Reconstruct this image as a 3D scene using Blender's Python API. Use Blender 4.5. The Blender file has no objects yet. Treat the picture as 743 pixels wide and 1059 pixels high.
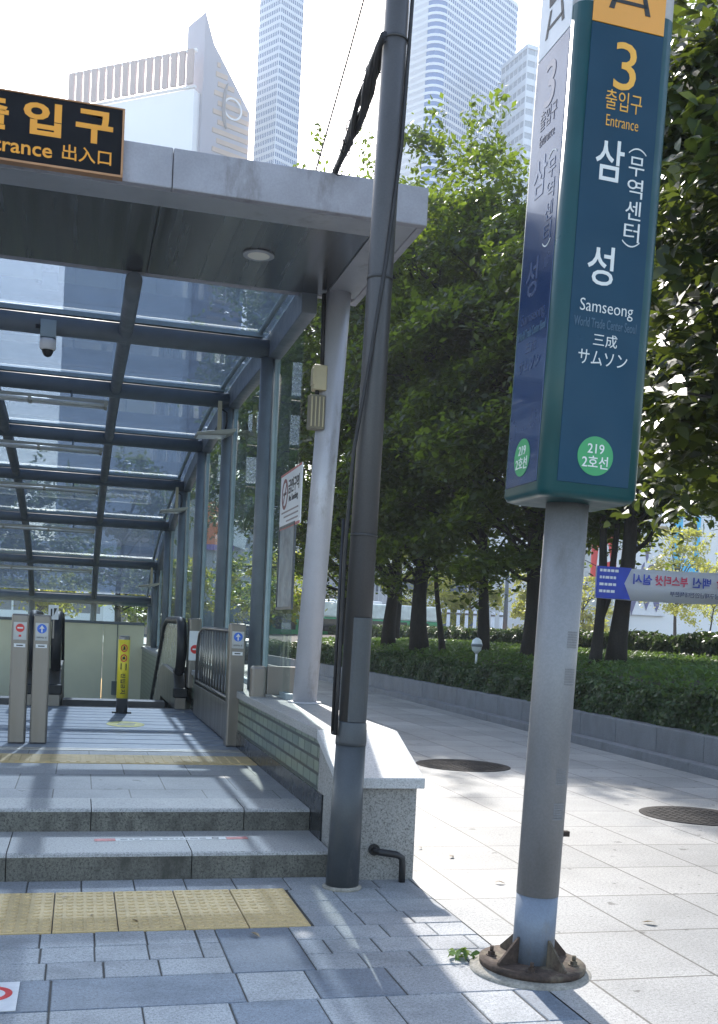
import bpy, math, random
import numpy as np
from mathutils import Vector, Matrix, Quaternion
R = math.radians
PI = math.pi
C = bpy.context.scene.collection
rng = np.random.default_rng(7)
random.seed(7)
SUN_AZ, SUN_EL = R(6), R(38)
HAZE = .0009

# ------------------------------------------------------------------ materials
MATS = {}
def nodes_of(name):
    m = bpy.data.materials.new(name); m.use_nodes = True
    nt = m.node_tree; nt.nodes.clear()
    out = nt.nodes.new('ShaderNodeOutputMaterial')
    return m, nt, out
def N(nt, typ, **kw):
    n = nt.nodes.new(typ)
    for k, v in kw.items():
        if hasattr(n, k): setattr(n, k, v)
        else: n.inputs[k].default_value = v
    return n
def L(nt, a, b): nt.links.new(a, b)
def rgba(c): return (c[0], c[1], c[2], 1)
def mixcol(nt, fac, a, b, blend='MIX'):
    n = nt.nodes.new('ShaderNodeMix'); n.data_type = 'RGBA'; n.blend_type = blend
    for sock, v in ((0, fac), (6, a), (7, b)):
        if hasattr(v, 'links') or isinstance(v, bpy.types.NodeSocket): nt.links.new(v, n.inputs[sock])
        else: n.inputs[sock].default_value = v if sock == 0 else rgba(v)
    return n.outputs[2]
def ramp(nt, fac, stops):
    n = nt.nodes.new('ShaderNodeValToRGB')
    els = n.color_ramp.elements
    while len(els) < len(stops): els.new(0.5)
    for e, (p, c) in zip(els, stops):
        e.position = p; e.color = rgba(c) if not isinstance(c, (int, float)) else (c, c, c, 1)
    nt.links.new(fac, n.inputs[0]); return n.outputs[0]
def coords(nt, scale=(1, 1, 1), kind='Object', rot=(0, 0, 0), loc=(0, 0, 0)):
    tc = nt.nodes.new('ShaderNodeTexCoord'); mp = nt.nodes.new('ShaderNodeMapping')
    mp.inputs['Scale'].default_value = scale; mp.inputs['Rotation'].default_value = rot
    mp.inputs['Location'].default_value = loc
    nt.links.new(tc.outputs[kind], mp.inputs[0]); return mp.outputs[0]
def noise(nt, vec, scale, detail=4, rough=.55):
    n = nt.nodes.new('ShaderNodeTexNoise'); n.inputs['Scale'].default_value = scale
    n.inputs['Detail'].default_value = detail; n.inputs['Roughness'].default_value = rough
    nt.links.new(vec, n.inputs['Vector']); return n.outputs['Fac']
def bumped(nt, h, strength, dist=.01):
    b = nt.nodes.new('ShaderNodeBump'); b.inputs['Strength'].default_value = strength
    b.inputs['Distance'].default_value = dist; nt.links.new(h, b.inputs['Height']); return b.outputs[0]
def principled(nt, out):
    p = nt.nodes.new('ShaderNodeBsdfPrincipled'); nt.links.new(p.outputs[0], out.inputs[0]); return p

def M(name, col, rough=.6, metal=0., var=.18, scale=3., fine=0., fscale=120., bump=0., stretch=(1, 1, 1), dirt=None, dirt_at=.6, dscale=1.5, coat=0., spec=.5):
    """painted / stone / metal surface: two noise layers, optional dirt of its own shape"""
    if name in MATS: return MATS[name]
    m, nt, out = nodes_of(name); p = principled(nt, out)
    v = coords(nt, stretch)
    n1 = noise(nt, v, scale, 5)
    lo = [max(0, c * (1 - var)) for c in col]; hi = [min(1, c * (1 + var)) for c in col]
    c = ramp(nt, n1, [(.3, lo), (.7, hi)])
    if fine:
        n2 = noise(nt, coords(nt), fscale, 2, .7)
        c = mixcol(nt, 1., c, ramp(nt, n2, [(.38, 1 - fine), (.62, 1.)]), 'MULTIPLY')
    if dirt:
        n3 = noise(nt, coords(nt, (1, 1, .35)), dscale, 6, .7)
        c = mixcol(nt, ramp(nt, n3, [(dirt_at, 0.), (min(1, dirt_at + .16), .85)]), c, dirt)
    L(nt, c, p.inputs['Base Color'])
    p.inputs['Metallic'].default_value = metal
    L(nt, ramp(nt, noise(nt, v, scale * 2.3, 4), [(.3, max(.03, rough - .08)), (.7, min(1, rough + .1))]), p.inputs['Roughness'])
    p.inputs['Coat Weight'].default_value = coat; p.inputs['Specular IOR Level'].default_value = spec
    if bump: L(nt, bumped(nt, noise(nt, coords(nt), fscale, 3), bump, .004), p.inputs['Normal'])
    MATS[name] = m; return m

def granite(name, base, dark=.45, scale=90., rough=.65, stain=.0, joint=None, tint=.12):
    """speckled granite; joint=(width, height, mortar, offx, offy, offset) draws a slab grid in the XY plane"""
    if name in MATS: return MATS[name]
    m, nt, out = nodes_of(name); p = principled(nt, out)
    v = coords(nt)
    sp = noise(nt, v, scale, 3, .75); sp2 = noise(nt, v, scale * 2.4, 2, .6); big = noise(nt, v, 1.3, 5, .6)
    c = ramp(nt, sp, [(.33, [b * dark for b in base]), (.5, base), (.7, [min(1, b * 1.18) for b in base])])
    c = mixcol(nt, 1., c, ramp(nt, sp2, [(.36, .62), (.5, 1.)]), 'MULTIPLY')
    c = mixcol(nt, 1., c, ramp(nt, big, [(.3, 1 - tint), (.7, 1.)]), 'MULTIPLY')
    h = sp
    if joint:
        w, hh, mo, ox, oy, off = joint
        b = nt.nodes.new('ShaderNodeTexBrick'); b.offset = off
        b.inputs['Scale'].default_value = 1; b.inputs['Brick Width'].default_value = w; b.inputs['Row Height'].default_value = hh
        b.inputs['Mortar Size'].default_value = mo; b.inputs['Mortar Smooth'].default_value = .3
        b.inputs['Color1'].default_value = (.72, .735, .75, 1); b.inputs['Color2'].default_value = (1, 1, 1, 1); b.inputs['Mortar'].default_value = (.2, .19, .18, 1)
        L(nt, coords(nt, loc=(-ox, -oy, 0)), b.inputs['Vector'])
        c = mixcol(nt, 1., c, b.outputs['Color'], 'MULTIPLY')
    if joint:
        gum = noise(nt, coords(nt), 7., 3, .6); c = mixcol(nt, 1., c, ramp(nt, gum, [(.3, .4), (.335, 1.)]), 'MULTIPLY')
        blot = noise(nt, coords(nt), .55, 6, .7); c = mixcol(nt, 1., c, ramp(nt, blot, [(.36, .78), (.6, 1.)]), 'MULTIPLY')
    if stain:
        st = noise(nt, coords(nt, (1, 1, .5)), 2.6, 6, .72)
        c = mixcol(nt, ramp(nt, st, [(.44, 0.), (.62, stain)]), c, [b * .25 for b in base])
    L(nt, c, p.inputs['Base Color'])
    L(nt, ramp(nt, big, [(.3, rough - .12), (.7, rough + .1)]), p.inputs['Roughness'])
    L(nt, bumped(nt, h, .25, .003), p.inputs['Normal'])
    MATS[name] = m; return m

def brick(name, c1, c2, mortar, w, h, mo, axis='yz', rough=.3, bump=.6, var=.25):
    if name in MATS: return MATS[name]
    m, nt, out = nodes_of(name); p = principled(nt, out)
    rot = {'yz': (0, 0, 0), 'xz': (0, 0, 0)}[axis]
    tc = nt.nodes.new('ShaderNodeTexCoord'); sx = nt.nodes.new('ShaderNodeSeparateXYZ'); cx = nt.nodes.new('ShaderNodeCombineXYZ')
    L(nt, tc.outputs['Object'], sx.inputs[0]); L(nt, sx.outputs[1 if axis == 'yz' else 0], cx.inputs[0]); L(nt, sx.outputs[2], cx.inputs[1])
    b = nt.nodes.new('ShaderNodeTexBrick'); b.offset = .5
    b.inputs['Scale'].default_value = 1; b.inputs['Brick Width'].default_value = w; b.inputs['Row Height'].default_value = h
    b.inputs['Mortar Size'].default_value = mo; b.inputs['Color1'].default_value = rgba(c1); b.inputs['Color2'].default_value = rgba(c2); b.inputs['Mortar'].default_value = rgba(mortar)
    L(nt, cx.outputs[0], b.inputs['Vector'])
    n = noise(nt, coords(nt), 6, 5)
    c = mixcol(nt, 1., b.outputs['Color'], ramp(nt, n, [(.3, 1 - var), (.7, 1.)]), 'MULTIPLY')
    L(nt, c, p.inputs['Base Color']); p.inputs['Roughness'].default_value = rough
    inv = nt.nodes.new('ShaderNodeMath'); inv.operation = 'SUBTRACT'; inv.inputs[0].default_value = 1; L(nt, b.outputs['Fac'], inv.inputs[1])
    L(nt, bumped(nt, inv.outputs[0], bump, .006), p.inputs['Normal'])
    MATS[name] = m; return m

def glass(name, tint, dust=.12, dustcol=(.5, .6, .72), rough=.02, dscale=2.5, refl=1.):
    if name in MATS: return MATS[name]
    m, nt, out = nodes_of(name)
    tr = N(nt, 'ShaderNodeBsdfTransparent'); tr.inputs[0].default_value = rgba(tint)
    gl = N(nt, 'ShaderNodeBsdfGlossy'); gl.inputs['Roughness'].default_value = rough; gl.inputs['Color'].default_value = (refl, refl, refl, 1)
    fr = N(nt, 'ShaderNodeFresnel'); fr.inputs['IOR'].default_value = 1.5
    ge = N(nt, 'ShaderNodeNewGeometry'); ff = nt.nodes.new('ShaderNodeMath'); ff.operation = 'SUBTRACT'; ff.inputs[0].default_value = 1; L(nt, ge.outputs['Backfacing'], ff.inputs[1])
    fm_ = nt.nodes.new('ShaderNodeMath'); fm_.operation = 'MULTIPLY'; L(nt, fr.outputs[0], fm_.inputs[0]); L(nt, ff.outputs[0], fm_.inputs[1])
    m1 = N(nt, 'ShaderNodeMixShader'); L(nt, fm_.outputs[0], m1.inputs[0]); L(nt, tr.outputs[0], m1.inputs[1]); L(nt, gl.outputs[0], m1.inputs[2])
    df = N(nt, 'ShaderNodeBsdfDiffuse'); df.inputs[0].default_value = rgba(dustcol)
    tl = N(nt, 'ShaderNodeBsdfTranslucent'); tl.inputs[0].default_value = rgba(dustcol)
    a = N(nt, 'ShaderNodeMixShader'); a.inputs[0].default_value = .6; L(nt, df.outputs[0], a.inputs[1]); L(nt, tl.outputs[0], a.inputs[2])
    n = noise(nt, coords(nt), dscale, 7, .75); n2 = noise(nt, coords(nt, (1, .3, 1)), dscale * 7, 4, .7)
    mm = nt.nodes.new('ShaderNodeMath'); mm.operation = 'MULTIPLY'; L(nt, ramp(nt, n, [(.3, .5), (.75, 1.)]), mm.inputs[0]); L(nt, ramp(nt, n2, [(.3, dust * .7), (.7, dust * 1.5)]), mm.inputs[1])
    m2 = N(nt, 'ShaderNodeMixShader'); L(nt, mm.outputs[0], m2.inputs[0]); L(nt, m1.outputs[0], m2.inputs[1]); L(nt, a.outputs[0], m2.inputs[2])
    L(nt, m2.outputs[0], out.inputs[0]); MATS[name] = m; return m

def leaf(name, c1, c2, trans, tmix=.45, rough=.45):
    if name in MATS: return MATS[name]
    m, nt, out = nodes_of(name)
    n = noise(nt, coords(nt), .9, 3); n2 = N(nt, 'ShaderNodeNewGeometry').outputs['Random Per Island']
    c = ramp(nt, n2, [(.0, [v * .7 for v in c1]), (.45, c1), (.9, c2), (1., [c2[0] * 2.2, c2[1] * 1.5, c2[2]])])
    c = mixcol(nt, 1., c, ramp(nt, n, [(.3, .75), (.7, 1.)]), 'MULTIPLY')
    p = nt.nodes.new('ShaderNodeBsdfPrincipled'); L(nt, c, p.inputs['Base Color']); p.inputs['Roughness'].default_value = rough
    p.inputs['Specular IOR Level'].default_value = .35
    t = N(nt, 'ShaderNodeBsdfTranslucent'); t.inputs[0].default_value = rgba(trans)
    mx = N(nt, 'ShaderNodeMixShader'); mx.inputs[0].default_value = tmix
    L(nt, p.outputs[0], mx.inputs[1]); L(nt, t.outputs[0], mx.inputs[2]); L(nt, mx.outputs[0], out.inputs[0])
    MATS[name] = m; return m

# ------------------------------------------------------------------ mesh builder
class MB:
    def __init__(self): self.v = []; self.f = []; self.s = []; self.mi = []
    def add(self, vs, fs, smooth=False, mi=0):
        o = len(self.v); self.v += [tuple(p) for p in vs]
        for f in fs: self.f.append([i + o for i in f]); self.s.append(smooth); self.mi.append(mi)
        return self
    def box(self, a, b, mi=0):
        x0, y0, z0 = a; x1, y1, z1 = b
        return self.add([(x0, y0, z0), (x1, y0, z0), (x1, y1, z0), (x0, y1, z0), (x0, y0, z1), (x1, y0, z1), (x1, y1, z1), (x0, y1, z1)],
                 [(0, 3, 2, 1), (4, 5, 6, 7), (0, 1, 5, 4), (1, 2, 6, 5), (2, 3, 7, 6), (3, 0, 4, 7)], mi=mi)
    def tube(self, pts, rad, n=16, cap=True, mi=0, flat=None):
        pts = [Vector(p) for p in pts]; k = len(pts)
        rad = [rad] * k if isinstance(rad, (int, float)) else rad
        vs = []; up = None
        for i, p in enumerate(pts):
            t = (pts[min(i + 1, k - 1)] - pts[max(i - 1, 0)]).normalized()
            if up is None:
                up = Vector((0, 0, 1)) if abs(t.z) < .9 else Vector((0, 1, 0))
            a = t.cross(up)
            if a.length < 1e-5: a = t.cross(Vector((1, 0.1, 0)))
            a.normalize(); b = a.cross(t).normalized(); up = b
            fa, fb = flat if flat else (1, 1)
            for j in range(n):
                w = 2 * PI * j / n
                vs.append(p + a * (math.cos(w) * rad[i] * fa) + b * (math.sin(w) * rad[i] * fb))
        fs = [(i * n + j, i * n + (j + 1) % n, (i + 1) * n + (j + 1) % n, (i + 1) * n + j) for i in range(k - 1) for j in range(n)]
        self.add(vs, fs, True, mi)
        if cap:
            o = len(self.v) - k * n
            self.f.append([o + j for j in range(n)][::-1]); self.s.append(False); self.mi.append(mi)
            self.f.append([o + (k - 1) * n + j for j in range(n)]); self.s.append(False); self.mi.append(mi)
        return self
    def cyl(self, c, r, z0, z1, n=24, r2=None, mi=0):
        return self.tube([(c[0], c[1], z0), (c[0], c[1], z1)], [r, r if r2 is None else r2], n, mi=mi)
    def lathe(self, prof, n=28, c=(0, 0, 0), smooth=True, mi=0):
        k = len(prof)
        vs = [(c[0] + r * math.cos(2 * PI * j / n), c[1] + r * math.sin(2 * PI * j / n), c[2] + z) for r, z in prof for j in range(n)]
        fs = [(i * n + j, i * n + (j + 1) % n, (i + 1) * n + (j + 1) % n, (i + 1) * n + j) for i in range(k - 1) for j in range(n)]
        self.add(vs, fs, smooth, mi)
        o = len(self.v) - k * n
        self.f.append([o + j for j in range(n)][::-1]); self.s.append(False); self.mi.append(mi)
        self.f.append([o + (k - 1) * n + j for j in range(n)]); self.s.append(False); self.mi.append(mi)
        return self
    def prism(self, poly, d, axis='z', o=0., mi=0, smooth=False):
        """polygon in the two other axes, extruded from o to o+d"""
        n = len(poly)
        def P(p, h): return {'z': (p[0], p[1], h), 'y': (p[0], h, p[1]), 'x': (h, p[0], p[1])}[axis]
        vs = [P(p, o) for p in poly] + [P(p, o + d) for p in poly]
        self.add(vs, [list(range(n))[::-1], list(range(n, 2 * n))], False, mi)
        off = len(self.v) - 2 * n
        for i in range(n):
            self.f.append([off + i, off + (i + 1) % n, off + n + (i + 1) % n, off + n + i]); self.s.append(smooth); self.mi.append(mi)
        return self
    def quads(self, arr, mi=0):
        a = np.asarray(arr, float).reshape(-1, 3)
        return self.add(a.tolist(), [(4 * i, 4 * i + 1, 4 * i + 2, 4 * i + 3) for i in range(len(a) // 4)], False, mi)
    def build(self, name, mat, parent=None, bevel=0., loc=None, rot=None):
        me = bpy.data.meshes.new(name); me.from_pydata(self.v, [], self.f); me.validate()
        if len(me.polygons) == len(self.s):
            me.polygons.foreach_set('use_smooth', self.s); me.polygons.foreach_set('material_index', self.mi)
        for m in (mat if isinstance(mat, (list, tuple)) else [mat]): me.materials.append(m)
        bm = __import__('bmesh').new(); bm.from_mesh(me); __import__('bmesh').ops.recalc_face_normals(bm, faces=bm.faces); bm.to_mesh(me); bm.free()
        o = bpy.data.objects.new(name, me); C.objects.link(o)
        if parent: o.parent = parent
        if loc: o.location = loc
        if rot: o.rotation_euler = rot
        if bevel:
            b = o.modifiers.new('bevel', 'BEVEL'); b.width = bevel; b.segments = 2; b.limit_method = 'ANGLE'; b.angle_limit = R(40)
        return o

def tag(o, label=None, cat=None, group=None, kind=None):
    if label: o['label'] = label
    if cat: o['category'] = cat
    if group: o['group'] = group
    if kind: o['kind'] = kind
    return o
def thing(name, label, cat, loc=(0, 0, 0), rz=0., group=None):
    o = bpy.data.objects.new(name, None); C.objects.link(o); o.empty_display_size = .2
    o.location = loc; o.rotation_euler = (0, 0, rz)
    return tag(o, label, cat, group)
def copy_tree(o, parent=None):
    c = o.copy(); C.objects.link(c); c.parent = parent
    for ch in list(o.children): copy_tree(ch, c)
    return c
def struct(name, mb, mat, **k): return tag(mb.build(name, mat, **k), kind='structure')

def leafmesh(name, P, Nn, size, mat, parent=None, aspect=.5, rs=None, loc=None, shape=4):
    """many leaf faces: P (n,3) positions, Nn (n,3) normals"""
    rs = rs or rng
    n = len(P)
    Nn = Nn / (np.linalg.norm(Nn, axis=1, keepdims=True) + 1e-9)
    t = rs.normal(size=(n, 3)); t -= (t * Nn).sum(1, keepdims=True) * Nn; t /= np.linalg.norm(t, axis=1, keepdims=True) + 1e-9
    b = np.cross(Nn, t); s = (size * rs.uniform(.5, 1.45, n))[:, None]
    if shape == 4:
        V = np.stack([P - t * s * .5, P + b * s * aspect * .5 - t * s * .05 + Nn * s * .06, P + t * s * .5, P - b * s * aspect * .5 - t * s * .05 + Nn * s * .06], 1).reshape(-1, 3); k = 4
    else:
        V = np.stack([P - t * s * .5, P - t * s * .15 + b * s * aspect * .45 + Nn * s * .1, P + t * s * .2 + b * s * aspect * .4 + Nn * s * .06, P + t * s * .55 - Nn * s * .12,
                      P + t * s * .2 - b * s * aspect * .4 + Nn * s * .06, P - t * s * .15 - b * s * aspect * .45 + Nn * s * .1], 1).reshape(-1, 3); k = 6
    me = bpy.data.meshes.new(name); me.vertices.add(n * k); me.vertices.foreach_set('co', V.astype(np.float32).ravel())
    me.loops.add(n * k); me.loops.foreach_set('vertex_index', np.arange(n * k, dtype=np.int32))
    me.polygons.add(n); me.polygons.foreach_set('loop_start', np.arange(0, n * k, k, dtype=np.int32))
    me.polygons.foreach_set('loop_total', np.full(n, k, dtype=np.int32)); me.update(calc_edges=True)
    me.materials.append(mat); me.validate()
    o = bpy.data.objects.new(name, me); C.objects.link(o)
    if parent: o.parent = parent
    if loc: o.location = loc
    return o

# lettering -------------------------------------------------------------
def text_mesh(body, bold=0., vertical=False, extrude=.004):
    cu = bpy.data.curves.new('lettering', 'FONT'); cu.body = body; cu.size = 1; cu.offset = bold; cu.extrude = extrude; cu.resolution_u = 3
    cu.align_x = 'CENTER'
    if vertical: cu.space_line = .95
    o = bpy.data.objects.new('lettering', cu); C.objects.link(o)
    dg = bpy.context.evaluated_depsgraph_get(); dg.update()
    me = bpy.data.meshes.new_from_object(o.evaluated_get(dg)); bpy.data.objects.remove(o)
    return me
def text(name, body, mat, parent, at, ux=(1, 0, 0), uy=(0, 0, 1), height=None, width=None, bold=0., mirror=False):
    """lettering standing on a plane: centred at `at`, ux to the right, uy up; scaled to height and / or width"""
    me = text_mesh(body, bold)
    n = len(me.vertices); co = np.empty(n * 3, np.float32); me.vertices.foreach_get('co', co); co = co.reshape(-1, 3)
    mn, mx = co.min(0), co.max(0); ctr = (mn + mx) / 2; sz = mx - mn
    sx = sy = None
    if height: sy = height / sz[1]
    if width: sx = width / sz[0]
    sx = sx or sy; sy = sy or sx
    ux = np.array(ux, float); uy = np.array(uy, float); nz = np.cross(ux, uy)
    q = (co - ctr) * np.array([sx * (-1 if mirror else 1), sy, 1.]); q[:, 2] = np.where(q[:, 2] > 0, .0016, -.0008)
    W = np.array(at, float) + q[:, :1] * ux + q[:, 1:2] * uy + q[:, 2:3] * nz
    me.vertices.foreach_set('co', W.astype(np.float32).ravel()); me.name = name
    if mirror: me.flip_normals()
    me.update(); me.materials.clear(); me.materials.append(mat)
    o = bpy.data.objects.new(name, me); C.objects.link(o); o.parent = parent
    return o
def ringmesh(mb, c, r0, r1, d, axis='y', n=28, mi=0):
    """flat ring of thickness d facing -axis"""
    vs = []
    for r in (r0, r1):
        for h in (0, d):
            for j in range(n):
                w = 2 * PI * j / n; a, b = r * math.cos(w), r * math.sin(w)
                vs.append({'y': (c[0] + a, c[1] + h, c[2] + b), 'x': (c[0] + h, c[1] + a, c[2] + b), 'z': (c[0] + a, c[1] + b, c[2] + h)}[axis])
    fs = []
    for j in range(n):
        k = (j + 1) % n
        fs += [(j, k, 2 * n + k, 2 * n + j), (n + j, 3 * n + j, 3 * n + k, n + k), (2 * n + j, 2 * n + k, 3 * n + k, 3 * n + j), (j, n + j, n + k, k)]
    mb.add(vs, fs, False, mi); return mb
def disc(mb, c, r, d, axis='y', n=28, mi=0):
    poly = [(c[0 if axis != 'x' else 1] + r * math.cos(2 * PI * j / n), c[2 if axis != 'z' else 1] + r * math.sin(2 * PI * j / n)) for j in range(n)]
    o = c[{'x': 0, 'y': 1, 'z': 2}[axis]]
    return mb.prism(poly, d, axis, o, mi)

# ------------------------------------------------------------------ palette
stone_plaza = granite('plaza_granite', (.4, .395, .385), .6, 60, .6, 0, (.65, .73, .008, 2.31 + .0, 4.36, 0.), .1)
stone_step = granite('step_granite', (.36, .36, .355), .5, 75, .55, 0, None, .2)
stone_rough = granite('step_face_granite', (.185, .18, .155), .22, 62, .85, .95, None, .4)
stone_block = granite('block_granite', (.33, .325, .31), .3, 85, .6, .2, None, .2)
stone_cap = granite('cap_granite', (.5, .505, .51), .6, 110, .45, 0, None, .1)
stone_floor = granite('floor_granite', (.34, .35, .365), .6, 100, .55, 0, (.53, .76, .005, .13, 7.15, .5), .15)
stone_planter = granite('planter_granite', (.2, .215, .24), .55, 80, .7, .3, None, .2)
pav_light = granite('paver_light', (.39, .405, .42), .55, 75, .75, .4, None, .3)
pav_mid = granite('paver_grey', (.33, .345, .365), .55, 75, .75, .45, None, .3)
pav_dark = granite('paver_slate', (.2, .235, .285), .7, 60, .7, .45, None, .35)
asphalt = M('asphalt', (.05, .05, .052), .9, 0, .2, 2, .4, 150, .3)
joint_sand = M('joint_sand', (.07, .066, .06), .95, 0, .3, 5, .3)
tactile = M('tactile_yellow', (.56, .41, .2), .7, 0, .12, 6, .2, 140, .1, dirt=(.33, .25, .12), dirt_at=.58, dscale=3)
steel = M('brushed_steel', (.22, .205, .19), .36, .85, .12, 6, .08, 200, 0, (1, 1, .06))
steel_dull = M('dull_steel', (.42, .4, .37), .5, .75, .2, 8, .15, 150)
frame_grey = M('frame_paint', (.15, .175, .2), .5, .15, .12, 4, .06, 90, dirt=(.1, .11, .12), dirt_at=.66)
frame_light = M('frame_aluminium', (.3, .37, .4), .4, .3, .1, 4)
fascia_grey = M('fascia_paint', (.36, .355, .39), .5, .1, .14, 2.5, .08, 80, dirt=(.13, .11, .095), dirt_at=.545, dscale=2.2)
soffit_grey = M('soffit_panel', (.17, .175, .185), .22, .85, .12, 2., 0, 120, 0, (2.2, .05, 1))
soffit_edge = M('soffit_edge', (.36, .365, .385), .4, .4, .12, 2, dirt=(.2, .19, .18), dirt_at=.56, dscale=3)
column_paint = M('column_paint', (.5, .5, .54), .4, .2, .06, 3, .05, 90, dirt=(.25, .22, .2), dirt_at=.6, dscale=4)
pole_paint = M('pole_paint', (.055, .063, .072), .42, .1, .15, 3, .1, 90, dirt=(.13, .125, .12), dirt_at=.585, dscale=6)
pole_upper = M('pole_galvanised', (.075, .073, .073), .45, .3, .18, 3, .1, 90, 0, (1, 1, .3), dirt=(.07, .07, .07), dirt_at=.62)
black = M('black_rubber', (.012, .012, .014), .5, 0, .2, 5)
dark = M('dark_void', (.02, .02, .022), .8)
cream = M('cream_panel', (.76, .73, .53), .45, 0, .06, 1.5, dirt=(.36, .37, .3), dirt_at=.66)
green_tile = brick('green_tile', (.2, .24, .17), (.12, .16, .12), (.02, .03, .025), .22, .095, .012, 'yz', .32)
black_stone = M('black_granite', (.02, .022, .026), .22, 0, .2, 6, .3, 140)
roof_glass = glass('roof_glass', (.41, .465, .53), .13, (.4, .52, .7), .03, 2.2, .8)
wall_glass = glass('wall_glass', (.84, .91, .91), .02, (.5, .6, .65), .02, 2., .8)
sign_black = M('signboard_black', (.006, .007, .01), .6, 0, .3, 4, 0, spec=.12)
sign_orange = M('letter_orange', (.85, .35, .02), .5, 0, .04, 5)
frame_orange = M('sign_rim_copper', (.4, .2, .09), .4, .3, .15, 6)
navy = M('pillar_blue', (.006, .045, .084), .5, 0, .1, 2, spec=.25, dirt=(.02, .07, .09), dirt_at=.66)
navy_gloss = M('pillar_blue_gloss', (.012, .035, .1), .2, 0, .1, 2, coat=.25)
teal = M('pillar_teal', (.003, .055, .058), .35, 0, .15, 3, coat=.08, spec=.35, dirt=(.03, .06, .055), dirt_at=.64)
amber = M('pillar_amber', (.78, .33, .03), .35, 0, .05, 2, coat=.3)
amber_letter = M('amber_letter', (.8, .4, .05), .5)
white_letter = M('white_letter', (.72, .73, .7), .5, 0, .05)
pale_letter = M('pale_letter', (.06, .12, .18), .5, 0, .05)
white_paint = M('white_paint', (.72, .73, .75), .45, 0, .06, 3)
green_disc = M('line_green', (.03, .3, .1), .4, 0, .06)
pillar_pole = M('pillar_pole_grey', (.24, .24, .245), .5, .35, .12, 3, .1, 90, 0, (1, 1, .4), dirt=(.15, .135, .12), dirt_at=.57, dscale=3.5)
pillar_pole_low = M('pillar_pole_pale', (.18, .215, .27), .5, .3, .12, 3, .1, 90, dirt=(.16, .14, .11), dirt_at=.55, dscale=5)
rust = M('rusty_plate', (.075, .05, .038), .85, .15, .5, 14, .4, 60, .4, dirt=(.17, .145, .1), dirt_at=.5, dscale=7)
concrete = M('mortar', (.3, .28, .24), .95, 0, .3, 8, .3, 70, .5)
yellow_film = M('yellow_film', (.75, .6, .03), .4, 0, .06)
red_film = M('red_film', (.6, .03, .03), .4, 0, .06)
pink_film = M('worn_red_film', (.5, .17, .16), .6, 0, .3, 20)
blue_film = M('blue_film', (.02, .12, .55), .3)
black_ink = M('black_ink', (.02, .02, .02), .5)
beige_box = M('beige_enclosure', (.5, .43, .27), .5, 0, .1, 5)
beige_lamp = M('lamp_housing', (.42, .4, .33), .5, .1, .1)
iron = M('cast_iron', (.04, .036, .035), .85, .1, spec=.2, var=.3, scale=25, fine=.4, fscale=50, bump=.5)
bark = M('bark', (.022, .018, .015), .95, 0, .35, 7, .4, 30, .6, (1, 1, .25))
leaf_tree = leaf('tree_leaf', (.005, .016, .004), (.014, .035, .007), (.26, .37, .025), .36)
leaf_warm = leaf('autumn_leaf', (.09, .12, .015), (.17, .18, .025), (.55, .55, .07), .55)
leaf_near = leaf('broad_leaf', (.01, .025, .007), (.03, .055, .011), (.2, .26, .03), .25, .4)
leaf_hedge = leaf('hedge_leaf', (.02, .05, .013), (.04, .085, .02), (.1, .16, .03), .3)
leaf_cover = leaf('cover_leaf', (.035, .085, .02), (.075, .15, .03), (.16, .26, .04), .38)
soil = M('soil', (.05, .04, .03), .95, 0, .3, 6)

# ------------------------------------------------------------------ ground
struct('ground', MB().add([(-900, -300, -.012), (900, -300, -.012), (900, -.3, -.012), (-900, -.3, -.012)], [(0, 1, 2, 3)])
       .add([(-900, -.3, -.012), (-4.5, -.3, -.012), (-4.5, 900, -.012), (-900, 900, -.012)], [(0, 1, 2, 3)])
       .add([(2.1, -.3, -.012), (900, -.3, -.012), (900, 900, -.012), (2.1, 900, -.012)], [(0, 1, 2, 3)])
       .add([(-4.5, 28.2, -.012), (2.1, 28.2, -.012), (2.1, 900, -.012), (-4.5, 900, -.012)], [(0, 1, 2, 3)])
       .add([(-4.5, -.3, -.012), (2.1, -.3, -.012), (2.1, 6.9, -.012), (-4.5, 6.9, -.012)], [(0, 1, 2, 3)]), asphalt)
struct('plaza_paving', MB().add([(2.06, -6, 0), (7.5, -6, 0), (7.5, 60, 0), (2.06, 60, 0)], [(0, 1, 2, 3)])
       .add([(-9, -6, 0), (2.06, -6, 0), (2.06, 2.2, 0), (-9, 2.2, 0)], [(0, 1, 2, 3)]), stone_plaza)
struct('joint_bed', MB().add([(-9, 2.2, -.006), (2.06, 2.2, -.006), (2.06, 6.45, -.006), (-9, 6.45, -.006)], [(0, 1, 2, 3)]), joint_sand)
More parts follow.
